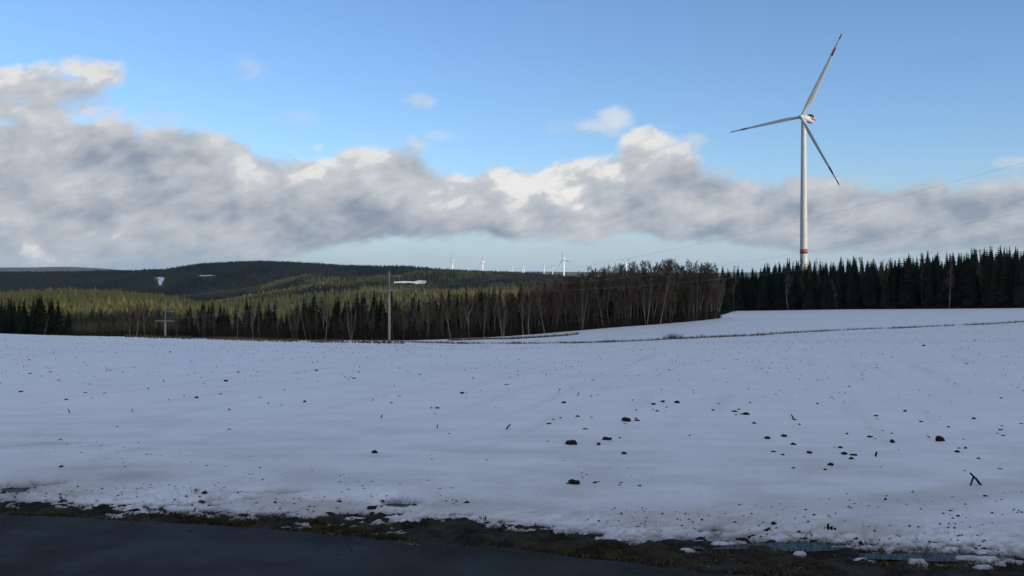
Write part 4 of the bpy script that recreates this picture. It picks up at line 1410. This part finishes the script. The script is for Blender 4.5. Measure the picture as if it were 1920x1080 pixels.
def field_z(x, Y):
    xa, ya = np.array([x]), np.array([Y])
    d = float(snow_depth(xa, ya)[0]) if Y < 14 else 0.10
    return gz(x, Y) + max(d, -0.01) + float(swells(xa, ya)[0])
# (px, row of the foot, width in px)
CLODS = [(39,735,9),(110,714,6),(56,701,6),(94,698,6),(55,675,5),(124,750,7),(160,737,6),(196,737,5),(177,707,4),(115,877,8),(220,801,4),(278,729,5),(307,713,4),(345,743,4),(369,747,7),(414,740,6),
 (424,716,8),(382,719,6),(430,805,7),(447,698,5),(430,769,5),(488,746,5),(571,754,7),(503,757,4),(528,760,4),(593,695,7),(553,698,4),(531,664,4),(359,678,5),(319,661,4),(207,695,5),(168,721,4),
 (673,698,5),(647,708,5),(663,710,7),(787,703,7),(749,743,5),(734,756,5),(809,766,4),(820,766,8),(815,777,4),(867,738,8),(875,737,4),(902,732,4),(950,722,9),(956,708,4),(971,704,4),(930,765,3),
 (1029,795,9),(1051,784,6),(1038,787,4),(1057,756,9),(1071,834,26),(1097,806,10),(1083,782,8),(1109,783,5),(1122,834,9),(1138,825,15),(1162,822,5),(1175,790,17),(1192,785,9),(1195,789,10),(1172,795,6),
 (1193,770,5),(1225,759,12),(1243,754,7),(1224,768,5),(1232,771,8),(1250,764,4),(1247,772,3),(1269,756,10),(1255,694,8),(1197,704,5),(1170,852,10),(703,850,11),(1027,828,5),(1121,741,4),(842,814,4),
 (1293,817,5),(1337,770,8),(1348,758,6),(1377,772,11),(1385,768,6),(1399,778,12),(1390,777,7),(1380,779,5),(1406,756,4),(1414,794,8),(1439,823,13),(1470,819,15),(1450,848,9),(1487,834,10),(1468,853,6),
 (1490,788,7),(1499,797,6),(1518,851,10),(1559,746,5),(1533,758,6),(1576,840,14),(1565,839,5),(1588,814,6),(1583,853,11),(1600,855,11),(1596,861,11),(1557,873,11),(1547,881,8),(1643,781,8),(1645,786,5),
 (1631,821,11),(1641,823,4),(1673,830,11),(1685,844,4),(1672,813,6),(1655,809,4),(1697,772,8),(1740,773,4),(1762,782,4),(1760,788,3),(1762,828,17),(1795,848,10),(1798,841,6),(1810,841,8),(1807,824,5),
 (1835,861,9),(1826,786,9),(1879,799,7),(1876,807,10),(1870,813,5),(1881,817,6),(1915,796,6),(1877,747,6),(1778,802,6),(1727,792,7),(1645,690,5),(1812,683,6),(1455,740,5),(1362,718,4),(1443,691,4),
 (1673,670,4),(1732,649,6),(1592,725,4),(1875,880,7),(1487,880,6),(1077,908,22),(1066,907,8),(1116,906,9),(1451,990,10),(697,962,16),(698,967,9),(715,960,5)]
BIGL = {(1071,834): 'largest soil clod, long and flat topped, alone in the snow below mid field',
        (1077,908): 'dark ragged soil clod nearest the road, round topped with crumbs at its side',
        (1066,907): 'small crumb touching the left side of the ragged clod nearest the road',
        (1116,906): 'small low clod just right of the ragged clod nearest the road',
        (1175,790): 'dome shaped soil clod, largest of the cluster above the long flat one',
        (1192,785): 'small clod immediately right of the dome shaped clod', (1195,789): 'flat crumb line in front right of the dome shaped clod',
        (1225,759): 'wide clod uphill of the dome shaped one', (1269,756): 'low dark clod at the right of the uphill cluster',
        (1399,778): 'darkest clod in the tight cluster right of the middle', (1377,772): 'flat clod at the left of that tight cluster right of the middle',
        (1439,823): 'low wide clod left of a taller block like one', (1470,819): 'block like clod right of the low wide one',
        (1576,840): 'thick clod with a thin crumb on its left', (1762,828): 'large clod with a grass blade sticking out to its left',
        (1600,855): 'right clod of the close trio on the lower right of the field', (1583,853): 'left thin clod of the close trio on the lower right', (1596,861): 'lowest clod of the close trio on the lower right',
        (1557,873): 'clod below and left of the close trio', (1547,881): 'flat clod lowest on the slope below the close trio',
        (1835,861): 'round clod up the slope from the forked twig', (1876,807): 'clod pair member nearest the right edge, the wider one',
        (1451,990): 'dark lump in the clean snow close above the wet strip', (697,962): 'dark round lump beside the oval puddle',
        (115,877): 'single black lump on the snow ridge at the left', (703,850): 'thin dark clod on a dirty patch in the empty lower left middle',
        (424,716): 'flat dark clod, widest in the left half of the field', (867,738): 'pointed clod left of the field centre', (950,722): 'clod with a curled tip left of the field centre',
        (820,766): 'black clod with a smaller one to its left, left of centre', (1138,825): 'two part thin clod up right of the largest flat one', (1057,756): 'flat thin clod above the short slanting stick',
        (1029,795): 'clod just right of the short slanting stick', (1097,806): 'crumbly clod between the slanting stick and the dome shaped clod', (1631,821): 'clod with a tiny companion at the middle right'}
def side_word(px, row):
    bx = ('left end', 'left third', 'left middle', 'centre', 'right middle', 'right third', 'right end')[min(6, int(px / 275))]
    by = 'far up the field' if row < 720 else 'halfway up the field' if row < 790 else 'low on the field'
    return bx, by
for i, (px, row, w) in enumerate(CLODS):
    Y = y_at(px, row)
    x = xof(px, Y)
    W = w / F * Y
    me = CL_FLAT if w == 26 else CL[5] if w == 22 else CL[i % len(CL)]
    o = obj('soil_clod', me)
    k = 0.85 if w == 26 else random.uniform(0.42, 0.85)
    o.location = (x, Y, field_z(x, Y) - 0.015 * W)
    W *= 1.12
    o.scale = (W, W * random.uniform(0.7, 1.1), W * k * (1.4 if w in (22, 17, 15) else 1.0))
    o.rotation_euler = (0, 0, random.uniform(-0.5, 0.5) if w > 15 else random.uniform(0, 6.28))
    bx, by = side_word(px, row)
    lab = BIGL.get((px, row)) or '%s dark soil clod %s, toward its %s' % ('small' if w < 7 else 'medium', by, bx)
    tag(o, lab, 'soil clod', 'soil clods showing through the snow')

def stick(p0, p1, rad, label, extra=None, lift=0.0):
    """a twig poking out of the snow: p0 foot and p1 tip in (px, row) of the picture's ground"""
    Y = y_at(p0[0], p0[1])
    x = xof(p0[0], Y)
    z = field_z(x, Y)
    def at(p):
        return Vector((xof(p[0], Y) - x, 0.0 + (p[1] - p0[1]) * 0.002, (p0[1] - p[1]) / F * Y))
    m = MB()
    a, b = at(p0), at(p1)
    m.tube([a - Vector((0, 0, 0.02)), a.lerp(b, 0.5) + Vector((0, 0.01, 0.002)), b], [rad, rad * 0.9, rad * 0.7], 6)
    if extra:
        c, d = at(extra[0]), at(extra[1])
        m.tube([c, d - Vector((0, 0.02, 0.01))], [rad * 0.8, rad * 0.7], 6)
    o = obj('dead_twig', m.mesh('dead_twig', M_STICK, True))
    o.location = (x, Y, z + 0.0)
    tag(o, label, 'twig', 'twigs poking out of the snow')
stick((1842, 910), (1814, 886), 0.010, 'black forked twig standing in the snow at the lower right', ((1822, 893), (1817, 908)))
stick((948, 806), (957, 796), 0.010, 'short slanting stick left of the field centre')
stick((131, 775), (128, 768), 0.008, 'bent little twig at the far left of the field')
stick((248, 774), (248, 768), 0.006, 'thin upright stub on the left of the field')
stick((819, 803), (821, 796), 0.007, 'small upright twig below the black clod left of centre')
stick((1642, 857), (1643, 848), 0.011, 'upright stub in the lower right of the field, below the clods')
stick((1082, 743), (1086, 736), 0.008, 'fine slanting stalk above the flat thin clod')
stick((1489, 786), (1483, 778), 0.010, 'short twig leaning over a clod right of centre')
stick((714, 784), (717, 778), 0.009, 'dark short stub between left clods and centre')
stick((1553, 998), (1552, 989), 0.009, 'left stub of a pair above the wet strip')
stick((1559, 999), (1559, 992), 0.009, 'right stub of a pair above the wet strip')
stick((1746, 821), (1738, 817), 0.006, 'grass blade lying against the large clod at the right')

def tuft(px, row, wpx, hpx, n, m_, label, w=0.004, Y=None):
    Y = Y or y_at(px, row)
    x = xof(px, Y)
    W, Hh = wpx / F * Y, hpx / F * Y
    v, f = [], []
    for _ in range(n):
        bx, by = r_.gauss(0, W * .28), r_.gauss(0, W * .15)
        h = Hh * r_.uniform(0.45, 1.0)
        tx = bx * 1.5 + r_.uniform(-.25, .25) * h
        i = len(v)
        v.extend([(bx - w, by, -.03), (bx + w, by, -.03), (tx, by + r_.uniform(-.2, .2) * h, h)])
        f.append((i, i + 1, i + 2))
    o = obj('grass_tuft', mesh_np('grass_tuft', v, f, m_))
    o.location = (x, Y, field_z(x, Y))
    tag(o, label, 'grass tuft', 'dry grass tufts in the snow')
tuft(1262, 644, 26, 14, 130, M_DRY, 'bushy tuft of pale dry grass on the field boundary, left of the bare stalks', 0.018, 112)
tuft(1245, 645, 6, 8, 14, M_DRY, 'thin stalks just left of the bushy pale tuft', 0.018, 112)
tuft(1316, 640, 14, 11, 16, M_STICK, 'few dark bare stalks on the field boundary right of the bushy tuft', 0.018, 112)
tuft(362, 927, 22, 13, 12, M_STICK, 'fan of short dark grass stalks in the roadside snow at the left', 0.003)
tuft(330, 921, 8, 7, 4, M_STICK, 'three tiny stalks left of the fan of dark stalks', 0.003)
tuft(908, 978, 14, 9, 10, M_GRASS, 'small dark grass sprouts at the snow margin in the middle', 0.004)
tuft(1070, 645, 8, 5, 12, M_DRY, 'low tuft on the field boundary in front of the dense wood', 0.018, 112)

def scatter():
    """stubble and straw ends all over the field, the boundary strip and the verge grass: each one mass"""
    def blades(n, pick, w0, mt, name, lean=0.5):
        v, f = [], []
        for _ in range(n):
            p = pick()
            if p is None:
                continue
            x, Y, h, w = p
            z = field_z(x, Y) if name != 'verge_grass' else 0.0
            a = r_.uniform(0, 6.28)
            tx, ty = math.cos(a) * h * lean * r_.random(), math.sin(a) * h * lean * r_.random()
            i = len(v)
            v.extend([(x - w, Y, z - .01), (x + w, Y + w * .5, z - .01), (x + tx, Y + ty, z + h)])
            f.append((i, i + 1, i + 2))
        tag(obj(name, mesh_np(name, v, f, mt)), kind='stuff')
    # drill rows run away from the camera towards the right of the wood
    d0 = Vector((0.275, 1.0)).normalized()
    def stub():
        Y = 13 * (105 / 13) ** (r_.random() ** 0.42)
        px = r_.uniform(-80, 2000)
        x = xof(px, Y)
        s = x * d0.y - Y * d0.x                       # offset across the rows
        s2 = round(s / 0.75) * 0.75 + r_.gauss(0, 0.16)
        x += (s2 - s) / d0.y
        dens = vnoise(np.array([x * .12]), np.array([Y * .05]), 91)[0] * (0.35 + 0.65 * sstep(300, 1300, np.array([px]))[0])
        if r_.random() > dens * 1.25:
            return None
        h = r_.uniform(0.008, 0.035) * (1 + Y / 110)
        return x, Y, h, r_.uniform(0.004, 0.014) * (1 + Y / 60)
    blades(9000, stub, 0.01, M_STUB, 'field_stubble')
    def strip():
        px = r_.uniform(235, 1990)
        k = vnoise(np.array([px * .035]), np.array([2.0]), 93)[0]
        if r_.random() > 0.15 + k:
            return None
        Y = 110 + r_.gauss(0, 1.6) + (px > 1300) * (px - 1300) * 0.02
        if px < 760:
            Y = 104 + r_.gauss(0, 5.5)
            return xof(px, Y), Y, r_.uniform(.05, .34), r_.uniform(.02, .07)
        return xof(px, Y), Y, r_.uniform(.05, .32) * (1.5 if r_.random() < .07 else 1), r_.uniform(.012, .04)
    blades(11000, strip, 0.02, M_DRY, 'boundary_grass')
    def strip2():
        px = r_.uniform(840, 1085)
        t = (px - 840) / 240
        Y = 150 + 26 * t + r_.gauss(0, .8)
        return xof(px, Y), Y, r_.uniform(.1, .5), r_.uniform(.02, .07)
    blades(1500, strip2, 0.02, M_DRY, 'ditch_grass')
    def verge():
        x = r_.uniform(-7.5, 5.2)
        a, b = float(road_edge(x)), float(snow_edge(x))
        Y = a + 0.03 + (b - a + 0.25) * r_.random()
        n = vnoise(np.array([x * 2.3]), np.array([Y * 7]), 95)[0]
        if n < 0.36:
            return None
        return x, Y, r_.uniform(.006, .026) * (1.8 if r_.random() < .04 else 1), r_.uniform(.002, .007)
    blades(42000, verge, 0.004, M_GRASS, 'verge_grass', 4.0)
scatter()
def grit():
    v, f = [], []
    for _ in range(900):
        x = r_.uniform(-6.5, 4.5)
        Y = float(road_edge(x)) - abs(r_.gauss(0, 0.28)) + 0.05
        q = r_.uniform(0.003, 0.011) * (1.9 if r_.random() < 0.06 else 1)
        i = len(v)
        a = r_.uniform(0, 6.28)
        v.extend([(x + q * math.cos(a + k * 2.09), Y + q * math.sin(a + k * 2.09), 0.0) for k in range(3)] + [(x, Y, 0.006 + q)])
        f.extend([(i, i + 1, i + 3), (i + 1, i + 2, i + 3), (i + 2, i, i + 3)])
    tag(obj('road_grit', mesh_np('road_grit', v, f, M_GRIT)), kind='stuff')
grit()
def crumbs():
    v, f = [], []
    for _ in range(1500):
        x = r_.uniform(-5.0, 4.2)
        s_ = abs(r_.gauss(0, 0.75))
        Y = float(snow_edge(x)) + 0.05 + s_
        if vnoise(np.array([x * 1.1]), np.array([Y * 2.2]), 97)[0] < 0.45:
            continue
        q = r_.uniform(0.003, 0.012) * (2.0 if r_.random() < 0.06 else 1)
        z = field_z(x, Y) - 0.002
        a = r_.uniform(0, 6.28)
        i = len(v)
        v.extend([(x + q * r_.uniform(.8, 2.0) * math.cos(a + m_ * 1.57), Y + q * math.sin(a + m_ * 1.57), z) for m_ in range(4)] + [(x + q * .2, Y, z + q * r_.uniform(.5, 1.2))])
        f.extend([(i + m_, i + (m_ + 1) % 4, i + 4) for m_ in range(4)])
    tag(obj('soil_crumbs', mesh_np('soil_crumbs', v, f, M_CLOD)), kind='stuff')
crumbs()

# ------------------------------------------------------------------ the air between here and the far hills
def haze():
    m = bpy.data.materials.new('haze_air')
    m.use_nodes = True
    t = m.node_tree
    t.nodes.clear()
    o = t.nodes.new('ShaderNodeOutputMaterial')
    p = t.nodes.new('ShaderNodeVolumePrincipled')
    p.inputs['Color'].default_value = (0.62, 0.80, 1.0, 1)
    p.inputs['Density'].default_value = 2.1e-5
    p.inputs['Anisotropy'].default_value = 0.0
    t.links.new(p.outputs[0], o.inputs['Volume'])
    k = MB()
    k.box((0, 12000, 80), (72000, 33000, 340))
    tag(obj('haze', k.mesh('haze', m)), kind='stuff')
haze()
